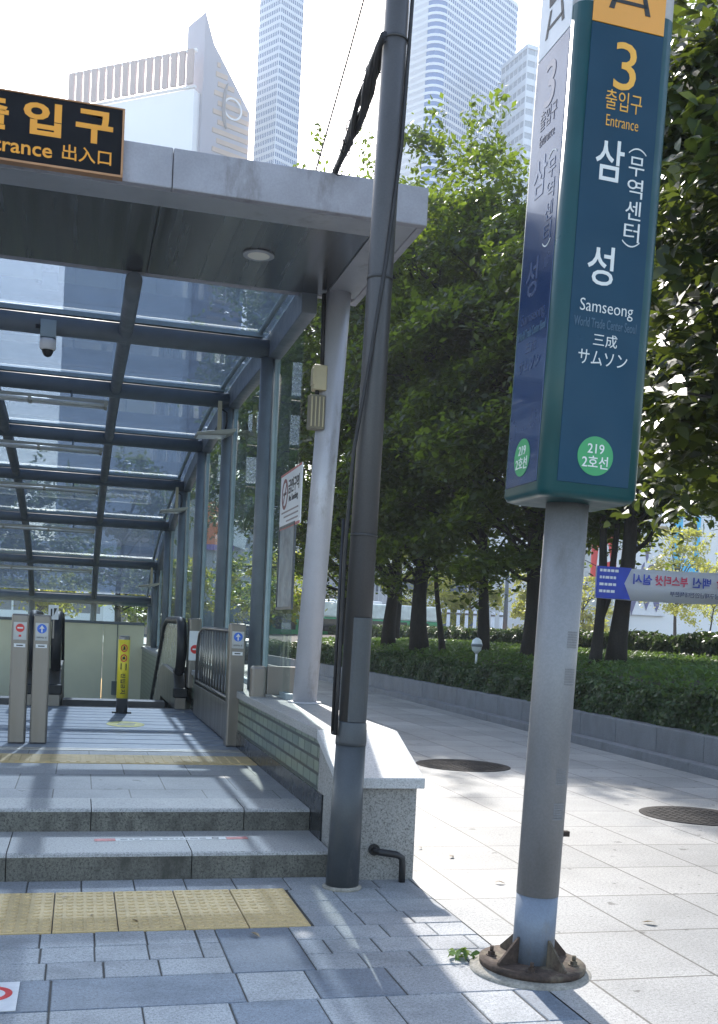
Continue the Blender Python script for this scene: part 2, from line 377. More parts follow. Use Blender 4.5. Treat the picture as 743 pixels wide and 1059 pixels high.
# small pavers in front of the steps, one slab at a time
pv = MB()
def slab(x0, x1, y0, y1, mi, g=.004):
    x0 += g + random.uniform(-.0015, .0015); x1 -= g + random.uniform(-.0015, .0015); y0 += g * .8; y1 -= g * .8
    z = random.uniform(-.0015, .0015); b = .004
    pv.add([(x0, y0, -.012), (x1, y0, -.012), (x1, y1, -.012), (x0, y1, -.012),
            (x0, y0, z - b), (x1, y0, z - b), (x1, y1, z - b), (x0, y1, z - b),
            (x0 + b, y0 + b, z), (x1 - b, y0 + b, z), (x1 - b, y1 - b, z), (x0 + b, y1 - b, z)],
           [(0, 1, 5, 4), (1, 2, 6, 5), (2, 3, 7, 6), (3, 0, 4, 7), (4, 5, 9, 8), (5, 6, 10, 9), (6, 7, 11, 10), (7, 4, 8, 11), (8, 9, 10, 11)], mi=mi)
def row(y0, y1, x0, x1, w, ch=(0, 0, 0, 1), off=0., force=None):
    x = x0; first = True; i = 0
    while x < x1 - .02:
        ww = (off if (first and off) else w * random.uniform(.96, 1.04)); first = False
        xe = min(x + ww, x1)
        if x1 - xe < .07: xe = x1
        mi = random.choice(ch)
        if force is not None and i in force: mi = force[i]
        slab(x, xe, y0, y1, mi); x = xe; i += 1
row(6.13, 6.42, -5.0, 1.27, .3, (0, 1, 1), 0); 
for x0, x1, mi in ((.84, 1.27, 2),): pass
row(6.1, 6.42, 1.27, 2.06, .27, (0, 1))
for i, yy in enumerate((5.35, 5.6, 5.85)):
    row(yy, yy + .25, 1.24, 2.06, .27, (0, 0, 1))
for i, yy in enumerate((4.66, 4.89, 5.12)):
    row(yy, yy + .23, -5.0, .72, .245, (0, 0, 1))
    row(yy, yy + .23, 1.1, 2.06, .25, (0, 0, 1), .13 if i % 2 else 0)
slab(.72, 1.1, 4.66, 5.35, 2)
x = -5.0
for x1, mi in ((-2.6, 2), (-1.9, 2), (-.85, 2), (-.06, 2), (.73, 2), (1.04, 0), (1.42, 2), (2.06, 1)):
    slab(x, x1, 4.29, 4.66, mi); x = x1
x = -5.0
for x1, mi in ((-3, 0), (-2.2, 2), (-1.4, 0), (-.9, 1), (-.45, 0), (-.06, 0), (.3, 0), (.65, 0), (1.02, 2), (1.32, 0), (1.66, 0), (1.9, 0), (2.06, 2)):
    slab(x, x1, 3.92, 4.29, mi); x = x1
for k, yy in enumerate((3.55, 3.18, 2.8, 2.5, 2.2)):
    row(yy, (3.92, 3.55, 3.18, 2.8, 2.5)[k], -5.0, 2.06, .38 if k % 2 else .5, (0, 0, 1, 2), .2)
struct('foreground_paving', pv, [pav_light, pav_mid, pav_dark])

# tactile tiles: one studded tile each
def tile_mesh(x0, x1, y0, y1):
    mb = MB(); b = .004; z = .006
    mb.add([(x0, y0, -.01), (x1, y0, -.01), (x1, y1, -.01), (x0, y1, -.01), (x0, y0, z - b), (x1, y0, z - b), (x1, y1, z - b), (x0, y1, z - b),
            (x0 + b, y0 + b, z), (x1 - b, y0 + b, z), (x1 - b, y1 - b, z), (x0 + b, y1 - b, z)],
           [(0, 1, 5, 4), (1, 2, 6, 5), (2, 3, 7, 6), (3, 0, 4, 7), (4, 5, 9, 8), (5, 6, 10, 9), (6, 7, 11, 10), (7, 4, 8, 11), (8, 9, 10, 11)])
    nx, ny = 6, 12
    for i in range(nx):
        for j in range(ny):
            cx = x0 + (x1 - x0) * (i + .5) / nx; cy = y0 + (y1 - y0) * (j + .5) / ny
            mb.lathe([(.02, z - .001), (.017, z + .004), (.011, z + .0055)], 8, (cx, cy, 0))
    return mb
xs = [-1.1, -.76, -.41, -.075, .245, .575, .9, 1.225]
tl = ['yellow studded tactile tile cut by the left picture edge', 'yellow studded tactile tile, second from the left of the row below the steps', 'yellow studded tactile tile, second from the right end of the row, shaded',
      'yellow studded tactile tile at the right end of the row, nearest the dark grey pole']
lab = {3: 'yellow studded tactile tile, second whole one counted from the left edge of the photo', 2: 'yellow studded tactile tile at the left edge of the photo below the steps',
       4: 'yellow studded tactile tile in the middle of the row, under the step sticker', 5: 'yellow studded tactile tile left of the last one, with slate slab in front', 6: 'yellow studded tactile tile at the right end of the row, nearest the dark grey pole'}
for i in range(2, 7):
    o = tile_mesh(xs[i] + .003, xs[i + 1] - .003, 5.355, 6.125).build('tactile_tile', tactile)
    tag(o, lab[i], 'tactile tile', 'yellow tactile tiles below the entrance steps')
mb = MB()
for i in range(-5, 0): mb.box((xs[2] + i * .335 + .003, 5.355, -.01), (xs[2] + (i + 1) * .335 - .003, 6.125, .006))
tag(mb.build('tactile_strip', tactile, bevel=.003), 'yellow tactile paving strip continuing left beyond the picture edge', 'tactile strip')

# ------------------------------------------------------------------ entrance steps and floor
st = thing('entrance_steps', 'two worn grey granite steps with stained faces leading up to the subway entrance', 'steps', (0, 6.42, 0))
def step_block(x0, x1, y0, y1, z0, z1):
    mb = MB(); y0 -= 6.42; y1 -= 6.42
    r = .014
    mb.prism([(y0, z0), (y0, z1 - r * 1.6), (y0 + r * .5, z1 - r * .5), (y0 + r * 1.6, z1), (y1, z1), (y1, z0)], x1 - x0, 'x', x0)
    return mb
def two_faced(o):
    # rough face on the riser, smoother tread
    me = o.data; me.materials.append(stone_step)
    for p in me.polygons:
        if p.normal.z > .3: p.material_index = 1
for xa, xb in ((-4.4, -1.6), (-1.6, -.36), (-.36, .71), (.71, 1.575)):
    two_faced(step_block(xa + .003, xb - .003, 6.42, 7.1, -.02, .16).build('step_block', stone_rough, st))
for xa, xb in ((-4.4, -.9), (-.9, .12), (.12, 1.12), (1.12, 1.575)):
    two_faced(step_block(xa + .003, xb - .003, 7.08, 7.5, .1, .31).build('step_block', stone_rough, st))
struct('entrance_floor', MB().add([(-4.4, 7.48, .306), (1.58, 7.48, .306), (1.58, 10.45, .306), (-4.4, 10.45, .306)], [(0, 1, 2, 3)])
       .box((-4.4, 7.52, -.01), (1.58, 10.44, .298)), stone_floor)
# far tactile strip (ribbed) and grooved steel floor
mb = MB().box((-4.4, 9.3, .29), (1.57, 9.86, .314))
for i in range(70):
    xx = -4.3 + i * .083
    mb.box((xx, 9.34, .313), (xx + .035, 9.82, .319))
tag(mb.build('tactile_strip', tactile, bevel=.002), 'yellow ribbed tactile strip across the entrance floor in front of the gate posts', 'tactile strip')
grate = M('grooved_plate', (.19, .225, .28), .42, .25, .1, 3, .15, 120)
mb = MB(); y = 10.45
while y < 15.2:
    mb.box((-4.4, y, .292), (1.58, y + .34, .308)); y += .4
struct('floor_bed', MB().box((-4.4, 10.44, .2), (1.58, 15.2, .29)), dark)
struct('threshold_floor', mb, grate, bevel=.006)
tag(MB().box((-4.4, 15.25, .0), (1.58, 15.42, .302)).build('comb_edge', black), kind='structure')
tag(MB().box((-4.4, 10.2, .3), (1.57, 10.29, .312)).box((-4.4, 10.33, .3), (1.57, 10.38, .311)).build('threshold_rail', steel_dull), 'narrow twin steel rail set across the floor at the entrance threshold', 'rail')
# stairwell pit
struct('stairwell', MB().box((-4.6, 15.3, -4.5), (1.62, 28, -4.3)).box((-4.8, 6.45, -4.5), (-4.45, 28.2, .87)).box((-4.4, 15.22, -4.3), (1.6, 15.26, .19)), M('stairwell_concrete', (.3, .3, .28), .8))

# low wall: granite end block, cap, green tile face
lw = thing('low_wall', 'low green tiled wall with granite cap and speckled end block beside the steps', 'wall', (1.84, 6.3, 0))
def lwb(mb, name, mat, bevel=0.): 
    mb.v = [(x - 1.84, y - 6.3, z) for x, y, z in mb.v]; return mb.build(name, mat, lw, bevel)
lwb(MB().prism([(6.32, -.05), (6.32, .575), (6.93, .8), (7.0, .8), (7.0, -.05)], .5, 'x', 1.585), 'end_block', stone_block, .006)
lwb(MB().prism([(6.27, .575), (6.27, .64), (6.91, .872), (6.91, .807)], .56, 'x', 1.56), 'sloped_cap', stone_cap, .006)
lwb(MB().box((1.61, 6.93, -.05), (2.07, 28, .8)), 'wall_core', stone_block)
mb = MB()
y = 6.915
while y < 28: mb.box((1.56, y + .003, .803), (2.12, min(y + 1.5, 28.2) - .003, .872)); y += 1.5
lwb(mb, 'cap_slab', stone_step, .005)
lwb(MB().box((1.583, 6.925, .46), (1.609, 15.3, .8)), 'tile_facing', green_tile)
lwb(MB().box((1.575, 6.75, .02), (1.6085, 15.3, .458)), 'skirting', black_stone)
lwb(MB().box((1.583, 15.3, -4.4), (1.609, 28, .8)), 'stair_tile_facing', green_tile)
# drain pipe stub
tag(MB().tube([(1.82, 6.33, .19), (1.82, 6.27, .19), (1.845, 6.255, .185), (1.95, 6.25, .17), (1.985, 6.25, .15), (1.99, 6.25, .1), (1.99, 6.25, .0)], .021, 10)
    .tube([(1.82, 6.318, .19), (1.82, 6.3, .19)], .036, 12).build('drain_pipe', black), 'short bent black pipe coming out of the granite end block', 'pipe')

# cream wall at the far end
cw = thing('stairwell_wall', 'cream panelled wall closing the far end of the escalator opening', 'wall', (-1.5, 27.9, -4))
mb = MB(); 
for i in range(6):
    xa = -4.5 + i * 1.02; mb.box((xa + 1.5 + .006, -.05, .2), (xa + 1.02 + 1.5 - .006, .1, 5.4))
mb.build('wall_panel', cream, cw, .004)
MB().box((-3.0, -.08, 5.4), (3.12, .16, 5.47)).build('wall_cap', frame_grey, cw, .004)
MB().box((2.35, -.11, 3.6), (2.55, -.05, 3.95)).box((2.44, -.075, 3.95), (2.46, -.05, 5.4)).build('outlet_box', M('grey_box', (.16, .18, .17), .6), cw, .004)

# ------------------------------------------------------------------ canopy
BY = [11.05, 14.1, 17.2, 20.2, 23.5, 26.6, 28.5]
KY = [9.0, 11.05, 14.1, 17.2, 20.2, 23.5, 26.6, 28.5]
KZ = [4.42, 4.42, 4.48, 4.36, 4.08, 3.6, 2.88, 2.02]
def zr(y):
    y = min(max(y, KY[0]), KY[-1])
    for i in range(len(KY) - 1):
        if y <= KY[i + 1]: break
    def sl(k):
        a, b = max(k - 1, 0), min(k + 1, len(KY) - 1); return (KZ[b] - KZ[a]) / (KY[b] - KY[a])
    if i == len(KY) - 2: s1 = -.62
    else: s1 = sl(i + 1)
    s0 = sl(i); hh = KY[i + 1] - KY[i]; t = (y - KY[i]) / hh
    return (2*t**3 - 3*t**2 + 1) * KZ[i] + (t**3 - 2*t**2 + t) * hh * s0 + (-2*t**3 + 3*t**2) * KZ[i+1] + (t**3 - t**2) * hh * s1
RX = [1.85, .34, -1.2, -2.74, -4.25]
cn = thing('entrance_canopy', 'subway entrance canopy with grey fascia, dark metal soffit and arched blue glass roof', 'canopy', (0, 9.3, 0))
def cb(mb, name, mat, bevel=0., parent=cn):
    mb.v = [(x, y - 9.3, z) for x, y, z in mb.v]; return mb.build(name, mat, parent, bevel)
cb(MB().box((2.27, 7.5, 4.49), (2.33, 9.5, 4.765)).box((-4.6, 9.42, 4.52), (2.27, 9.5, 4.765)).box((-4.6, 7.49, 4.7), (2.28, 9.45, 4.755)), 'fascia', fascia_grey, .008)
for a, b in ((-4.6, -2.9), (-2.9, -1.2), (-1.2, .5), (.5, 2.33)): cb(MB().box((a + .0025, 7.43, 4.49), (b - .0025, 7.498, 4.765)), 'fascia_panel', fascia_grey, .008)
# soffit: light border and dark panels with joints
cb(MB().box((-4.6, 7.505, 4.492), (2.265, 7.79, 4.53)).box((2.0, 7.79, 4.492), (2.265, 9.3, 4.53)), 'soffit_border', soffit_edge, .004)
sx = [-4.6, -3.15, -1.95, -.75, .44, 1.996]
for a, b in zip(sx[:-1], sx[1:]):
    cb(MB().box((a + .004, 7.795, 4.497), (b - .004, 9.32, 4.525)), 'soffit_panel', soffit_grey, .003)
lit = M('opal_diffuser', (.75, .72, .62), .5, 0, .04)
for xx in (1.27, -1.0, -3.2):
    o = cb(MB().lathe([(.125, 0), (.125, .012), (.095, .014), (.09, .004)][::-1], 28, (xx, 8.5, 4.483)), 'ceiling_light', soffit_edge)
    d = cb(MB().lathe([(.088, 0), (.088, .01)], 28, (xx, 8.5, 4.481)), 'diffuser', lit, 0, o)
    d.parent = o
# rafters
for k, xx in enumerate(RX):
    ys = np.linspace(9.3, 28.5, 40)
    if k in (0, 4):
        mb = MB(); sgn = 1 if k == 0 else -1
        prof = [(-.06, -.1), (.08, -.1), (.08, .155), (-.06, .155)]
        vs = []; n = len(ys)
        for y in ys:
            t = Vector((0, 1, (zr(y + .05) - zr(y - .05)) / .1)).normalized(); nn = Vector((0, -t.z, t.y))
            for a, b in prof: vs.append((xx + a * sgn, y + nn.y * b, zr(y) + nn.z * b))
        fs = [(i * 4 + j, i * 4 + (j + 1) % 4, (i + 1) * 4 + (j + 1) % 4, (i + 1) * 4 + j) for i in range(n - 1) for j in range(4)]
        fs += [(0, 1, 2, 3), ((n - 1) * 4, (n - 1) * 4 + 1, (n - 1) * 4 + 2, (n - 1) * 4 + 3)]
        mb.add(vs, fs, False)
        cb(mb, 'edge_beam', frame_grey, .01)
        # bright pressing along the glass edge
        mb = MB().tube([(xx - .15 * sgn, y, zr(y) + .155) for y in ys], .03, 6); cb(mb, 'glazing_bar', frame_light)
    else:
        cb(MB().tube([(xx, y, zr(y)) for y in ys], .072, 14), 'rafter', frame_grey)
        cb(MB().tube([(xx, y, zr(y) + .135) for y in ys], .035, 4, flat=(1.6, 1)), 'glazing_bar', frame_grey)
for y in BY:
    cb(MB().tube([(RX[0], y, zr(y)), (RX[4], y, zr(y))], .1 if y < 28 else .13, 18), 'cross_beam', frame_grey)
    t = Vector((0, 1, (zr(y + .05) - zr(y - .05)) / .1)).normalized()
    cb(MB().box((RX[4], y - .05, zr(y) + .105), (RX[0] - .12, y + .05, zr(y) + .15)), 'glazing_bar', frame_light)
# roof glass, one pane per bay
bays = [9.5] + BY
for i in range(len(bays) - 1):
    for k in range(4):
        x0, x1 = RX[k + 1] + .03, RX[k] - .03
        n = 5; mb = MB(); vs = []
        for j in range(n + 1):
            y = bays[i] + .03 + (bays[i + 1] - bays[i] - .06) * j / n; z = zr(y) + .165
            vs += [(x0, y, z), (x1, y, z), (x1, y, z + .014), (x0, y, z + .014)]
        fs = [(j * 4 + q, j * 4 + (q + 1) % 4, j * 4 + 4 + (q + 1) % 4, j * 4 + 4 + q) for j in range(n) for q in range(4)] + [(0, 1, 2, 3), (n * 4, n * 4 + 1, n * 4 + 2, n * 4 + 3)]
        mb.add(vs, fs, False); cb(mb, 'roof_pane', roof_glass)
# leaning front columns
def column(xb, xt):
    c = cb(MB().tube([(xb, 9.32, .86), (xt, 9.2, 4.5)], .108, 28), 'front_column', column_paint)
    cb(MB().cyl((xb, 9.32), .15, .872, .885, 28), 'base_ring', column_paint, 0, c)
    return c
column(1.975, 2.1); column(-4.3, -4.4)
# end posts above the cream wall
for xx in RX[1:4]: cb(MB().tube([(xx, 28.5, zr(28.5)), (xx, 28.45, .87)], .08, 12), 'end_post', frame_grey)
cb(MB().box((-4.4, 28.35, .9), (1.7, 28.365, 1.98)), 'end_pane', wall_glass)

# glazed side wall
gw = thing('glass_wall', 'side wall of tall clear panes between blue grey tube posts on the granite cap', 'glass wall', (1.85, 9.5, .87))
def gb(mb, name, mat, bevel=0., parent=gw):
    mb.v = [(x - 1.85, y - 9.5, z - .87) for x, y, z in mb.v]; return mb.build(name, mat, parent, bevel)
for i, y in enumerate(BY):
    p = gb(MB().tube([(1.79, y, .872), (1.79, y, zr(y) - .1)], .07, 16), 'post', frame_grey)
    gb(MB().box((1.865, y - .045, .872), (1.925, y + .045, zr(y) - .1)), 'mullion', frame_light, .004, p)
ys = [9.62] + BY
for a, b in zip(ys[:-1], ys[1:]):
    n = 5; poly = [(a + .05, .93)] + [(b - .05, .93)] + [(b - .05 - (b - a - .1) * j / n, zr(b - .05 - (b - a - .1) * j / n) - .15) for j in range(n + 1)]
    gb(MB().prism(poly, .012, 'x', 1.89), 'pane', wall_glass)
gb(MB().box((1.86, 9.6, .872), (1.93, 28.4, .93)), 'sill_rail', frame_light, .004)

# signboard on the fascia
sb = thing('entrance_signboard', 'black signboard with orange lettering and copper rim on the canopy fascia', 'sign', (-.915, 7.4, 4.705))
MB().box((-1.2, -.03, -.205), (1.068, .025, .225)).build('board', sign_black, sb, .004)
mb = MB().box((-1.215, -.036, .225), (1.083, .028, .235)).box((-1.215, -.04, -.222), (1.083, .028, -.205)).box((1.068, -.04, -.205), (1.083, .028, .225)).box((-1.215, -.04, -.205), (-1.2, .028, .225))
mb.build('rim', frame_orange, sb, .003)
for ch, xx in (('출', .23), ('입', .56), ('구', .89)):
    text('letter', ch, sign_orange, sb, (xx, -.031, .085), height=.215, width=.24, bold=.034)
text('lettering', 'Entrance', sign_orange, sb, (.378, -.031, -.115), height=.095, width=.5, bold=.014)
text('lettering', '出入口', sign_orange, sb, (.848, -.031, -.105), height=.1, width=.315, bold=.01)
text('lettering', '3', sign_orange, sb, (-.6, -.031, .0), height=.3, bold=.02)

# camera hung from the first beam
sc = thing('security_camera', 'small white dome security camera hanging from the first roof beam', 'camera', (-.4, 10.95, zr(11.05)))
MB().box((-.075, -.02, -.16), (.075, .02, .02)).box((-.075, -.02, -.16), (.075, .16, -.145)).build('bracket', frame_light, sc, .004)
MB().lathe([(.075, -.17), (.078, -.2), (.078, -.26), (.065, -.275)][::-1], 24).build('housing', white_paint, sc)
MB().lathe([(.055, -.272), (.052, -.3), (.035, -.33), (.008, -.342)][::-1], 24).build('dome', black, sc)
MB().tube([(-.075, 0, -.05), (-.12, -.01, -.055)], .02, 8).build('knob', black, sc)

# strip lights under the roof
tube_mat = M('lamp_tube', (.75, .76, .74), .3)
strip_lab = ['long twin tube strip light under the second roof beam, nearest the entrance', 'twin tube strip light under the third roof beam', 'twin tube strip light under the fourth roof beam', 'twin tube strip light under the fifth roof beam', 'smallest strip light farthest down, under the sixth roof beam']
proto = None
for i, y in enumerate(BY[1:6]):
    if proto is None:
        proto = thing('strip_light', strip_lab[0], 'lamp', (0, 0, 0))
        MB().box((-1.3, -.06, -.03), (1.45, .06, .02)).build('batten', beige_lamp, proto, .006)
        for yy in (-.09, .09): MB().tube([(-1.28, yy, -.05), (1.43, yy, -.05)], .02, 10).build('lamp_tube', tube_mat, proto)
        for xx in (-1.29, -.4, .5, 1.42): MB().box((xx - .02, -.12, -.075), (xx + .02, .12, .0)).build('tube_clip', beige_lamp, proto)
        for xx in (-.9, 1.): MB().tube([(xx, 0, .02), (xx, .1, .16)], .012, 6).build('hanger', frame_grey, proto)
        o = proto
    else: o = copy_tree(proto); o['label'] = strip_lab[i]
    o.location = (-1.2, y - .12, zr(y) - .2); o['group'] = 'strip lights under the glass roof'

# floodlights at the edge beam
fl_lab = ['largest beige floodlight hanging from the edge beam at the second roof beam', 'middle beige floodlight on the edge beam, left of the glass wall', 'small far beige floodlight at the low end of the edge beam']
proto = None
for i, y in enumerate((14.1, 20.2, 26.6)):
    if proto is None:
        proto = thing('floodlight', fl_lab[0], 'floodlight', (0, 0, 0)); proto['group'] = 'floodlights along the edge beam'
        MB().box((-.025, -.025, -.4), (.025, .025, .0)).build('stem', beige_box, proto, .004)
        MB().prism([(-.3, -.45), (.2, -.36), (.2, -.4), (.1, -.45), (-.3, -.48)], .34, 'y', -.17).build('lamp_head', beige_lamp, proto, .008)
        MB().prism([(-.28, -.484), (.08, -.457), (.08, -.462), (-.28, -.489)], .3, 'y', -.15).build('lens', tube_mat, proto)
        MB().tube([(.025, 0, -.1), (.09, 0, -.14), (.1, .02, -.25), (.08, .0, -.38)], .012, 6).build('cable', black, proto)
        o = proto
    else: o = copy_tree(proto); o['label'] = fl_lab[i]
    o.location = (1.66, y - .18, zr(y) - .05)

# boxes strapped to the leaning column
jb = thing('junction_box', 'upper pale yellow box on the leaning column with black conduit going up', 'junction box', (1.97, 9.17, 3.62))
MB().box((-.08, -.05, 0), (.04, .06, .22)).build('box', beige_box, jb, .012)
MB().box((-.09, -.058, .04), (-.07, .04, .19)).build('lid', beige_box, jb, .006)
MB().tube([(.0, 0, .21), (.0, .02, .5), (.0, .04, .75), (.0, .05, .86)], .02, 8).build('conduit', black, jb)
jb = thing('junction_box', 'lower grey brown ribbed box on the leaning column beneath the pale yellow box', 'junction box', (1.965, 9.17, 3.28))
grey_box = M('ribbed_box', (.2, .18, .13), .6)
MB().box((-.1, -.05, 0), (.04, .06, .3)).build('box', grey_box, jb, .01)
mb = MB()
for i in range(4): mb.box((-.088 + i * .034, -.062, .02), (-.076 + i * .034, -.048, .28))
mb.build('ribs', beige_box, jb, .003)
MB().tube([(-.03, 0, .29), (-.03, 0, .35)], .02, 8).build('conduit', black, jb)

# no smoking sign and notice behind the glass
ns = thing('no_smoking_sign', 'white no smoking notice with red border fixed to the glass wall', 'sign', (1.84, 9.65, 2.72))
MB().box((-.012, -.49, -.26), (.0, .5, .27)).build('board', white_paint, ns, .003)
mb = MB()
for a, b, c, d in ((-.49, .25, .5, .27), (-.49, -.26, .5, -.235)): mb.box((-.0135, a, b), (-.0115, c, d))
mb.build('border', pink_film, ns)
ringmesh(MB(), (-.0145, .27, .07), .11, .145, .002, 'x').add([(-.0145, .36, -.02), (-.0145, .34, -.04), (-.0145, .18, .16), (-.0145, .2, .18), (-.0125, .36, -.02), (-.0125, .34, -.04), (-.0125, .18, .16), (-.0125, .2, .18)], [(0, 1, 2, 3), (4, 5, 6, 7), (0, 1, 5, 4), (2, 3, 7, 6)]).build('ban_ring', M('faded_red', (.22, .07, .07), .5), ns)
MB().box((-.0142, .2, .06), (-.0122, .34, .085)).build('cigarette', black_ink, ns)
text('lettering', '금연구역', black_ink, ns, (-.013, -.15, .12), (0, -1, 0), (0, 0, 1), width=.5, bold=.02)
text('lettering', 'No Smoking', black_ink, ns, (-.013, -.15, .0), (0, -1, 0), (0, 0, 1), width=.42)
mb = MB()
for k in range(3): mb.box((-.0135, -.4, -.11 - k * .045), (-.0115, .4 - .12 * k, -.095 - k * .045))
mb.build('small_print', M('print_grey', (.3, .25, .25), .6), ns)
nb = thing('notice_board', 'tall grey framed notice under the no smoking sign on the glass wall', 'notice', (1.84, 9.75, 2.1))
MB().box((-.01, -.36, -.37), (.0, .36, .37)).build('sheet', M('notice_grey', (.16, .2, .23), .4, 0, .4, 6), nb, .003)
mb = MB().box((-.018, -.38, .37), (.004, .38, .395)).box((-.018, -.38, -.395), (.004, .38, -.37)).box((-.018, .36, -.37), (.004, .38, .37)).box((-.018, -.38, -.37), (.004, -.36, .37))
mb.build('frame', M('notice_frame', (.08, .09, .1), .4, .4), nb)

# gate posts
def gate_post(x, label, film):
    t = thing('gate_post', label, 'gate post', (x, 10.75, .305), 0, 'steel posts in front of the escalators')
    MB().box((-.08, -.085, 0), (.08, .085, 1.25)).build('shaft', steel, t, .018)
    MB().box((-.06, -.09, 1.0), (.06, -.083, 1.17)).build('plate', M('plate_grey', (.4, .41, .42), .4, .3), t, .002)
    if film is red_film:
        disc(MB(), (0, -.0925, 1.115), .04, .003).build('symbol', film, t)
        mb = MB().box((-.026, -.0945, 1.108), (.026, -.0915, 1.122))
        mb.build('bar', white_paint, t)
        MB().box((-.012, -.0925, 1.03), (.012, -.09, 1.05)).build('small_mark', red_film, t)
    else:
        disc(MB(), (0, -.0925, 1.115), .045, .003).build('symbol', film, t)
        mb = MB().box((-.006, -.0945, 1.08), (.006, -.0915, 1.12)).prism([(-.024, 1.115), (.024, 1.115), (0, 1.148)], .003, 'y', -.0945)
        mb.build('arrow', white_paint, t)
        text('lettering', '내려가는 곳', black_ink, t, (0, -.0915, 1.03), width=.09, bold=.01)
    MB().box((-.052, -.0895, .93), (.052, -.0845, .965)).build('sticker', white_paint, t, .001)
    MB().box((-.03, -.091, .942), (.03, -.0885, .953)).build('sticker_print', black_ink, t)
    return t
gate_post(-.545, 'brushed steel gate post with round red no entry sign', red_film)
gate_post(-.345, 'brushed steel gate post with blue arrow, standing against the red marked post', blue_film)
gate_post(1.55, 'brushed steel gate post with blue arrow at the right end, beside the barred rail', blue_film)
# small arrow sign on top
s = thing('direction_sign', 'tiny white sign with dark arrow standing up behind the left gate posts', 'sign', (-.33, 14.6, 1.5))
MB().box((-.07, -.005, .0), (.06, .005, .19)).build('board', white_paint, s, .003)
MB().box((-.04, -.008, .04), (-.02, -.004, .14)).prism([(.0, .05), (.0, .15), (.04, .15)], .004, 'y', -.008).build('arrow', black_ink, s)
MB().box((-.01, -.004, -.25), (.01, .004, .0)).build('stem', steel, s)

# barred rail right of the walkway
rl = thing('barred_railing', 'stainless railing with vertical bars running from the right gate post to the escalator', 'railing', (1.55, 10.85, .305))
MB().box((-.03, .0, .02), (.03, 3.5, .42)).build('kick_panel', steel, rl, .005)
MB().tube([(0, .02, 1.17), (0, 2.9, 1.17), (0, 3.3, 1.1), (0, 3.5, .9), (0, 3.52, .42)], .024, 10).tube([(0, 0, .46), (0, 3.5, .46)], .02, 8).build('frame', steel, rl)
mb = MB()
for k in range(12):
    y = .25 + k * .26; mb.tube([(0, y, .46), (0, y, 1.16)], .014, 8)
mb.build('bars', steel, rl)

# yellow bollard
yb = thing('warning_bollard', 'yellow wrapped steel bollard with red pictograms in the middle of the escalator approach', 'bollard', (.58, 14.3, .308))
yb.scale = (.86, .86, 1)
MB().lathe([(.086, .0), (.086, 1.0), (.078, 1.02)], 28).build('post', steel, yb)
MB().lathe([(.0885, .2), (.0885, .97)], 28).build('yellow_wrap', yellow_film, yb)
mb = MB(); 
for a in (-.11, .11): mb.box((a - .035, -.05, 0), (a + .035, .05, .02))
mb.build('base_lugs', black, yb, .004)
ringmesh(MB(), (0, -.094, .86), .036, .05, .004).build('ban_ring', red_film, yb)
ringmesh(MB(), (0, -.094, .73), .036, .05, .004).build('ban_ring', red_film, yb)
MB().prism([(-.018, .835), (.02, .84), (.012, .885), (-.006, .89)], .003, 'y', -.093).prism([(-.02, .71), (.024, .715), (.01, .755), (-.02, .74)], .003, 'y', -.093).build('pictogram', black_ink, yb)
for ch, zz in zip('진입금지', (.5, .43, .36, .29)):
    text('letter', ch, black_ink, yb, (.0, -.0915, zz), (0, 0, -1), (1, 0, 0), width=.06, bold=.02)
MB().box((-.045, -.0925, .58), (-.03, -.0885, .66)).box((.03, -.0925, .57), (.045, -.0885, .66)).build('small_print', black_ink, yb)
fm = thing('floor_marking', 'worn yellow oval sticker on the grooved floor in front of the bollard', 'floor sticker', (.57, 12.8, .309))
mb = MB(); mb.add([(.22 * math.cos(w), .34 * math.sin(w), z) for z in (0, .003) for w in np.linspace(0, 2 * PI, 24, endpoint=False)], [list(range(24))[::-1], list(range(24, 48))] + [(i, (i + 1) % 24, 24 + (i + 1) % 24, 24 + i) for i in range(24)])
mb.build('sticker', M('worn_yellow', (.5, .45, .1), .6, 0, .3, 12), fm)
MB().box((-.1, -.14, .0025), (.1, -.06, .0045)).box((-.08, .05, .0025), (.12, .1, .0045)).build('print', M('worn_grey', (.2, .22, .25), .6), fm)

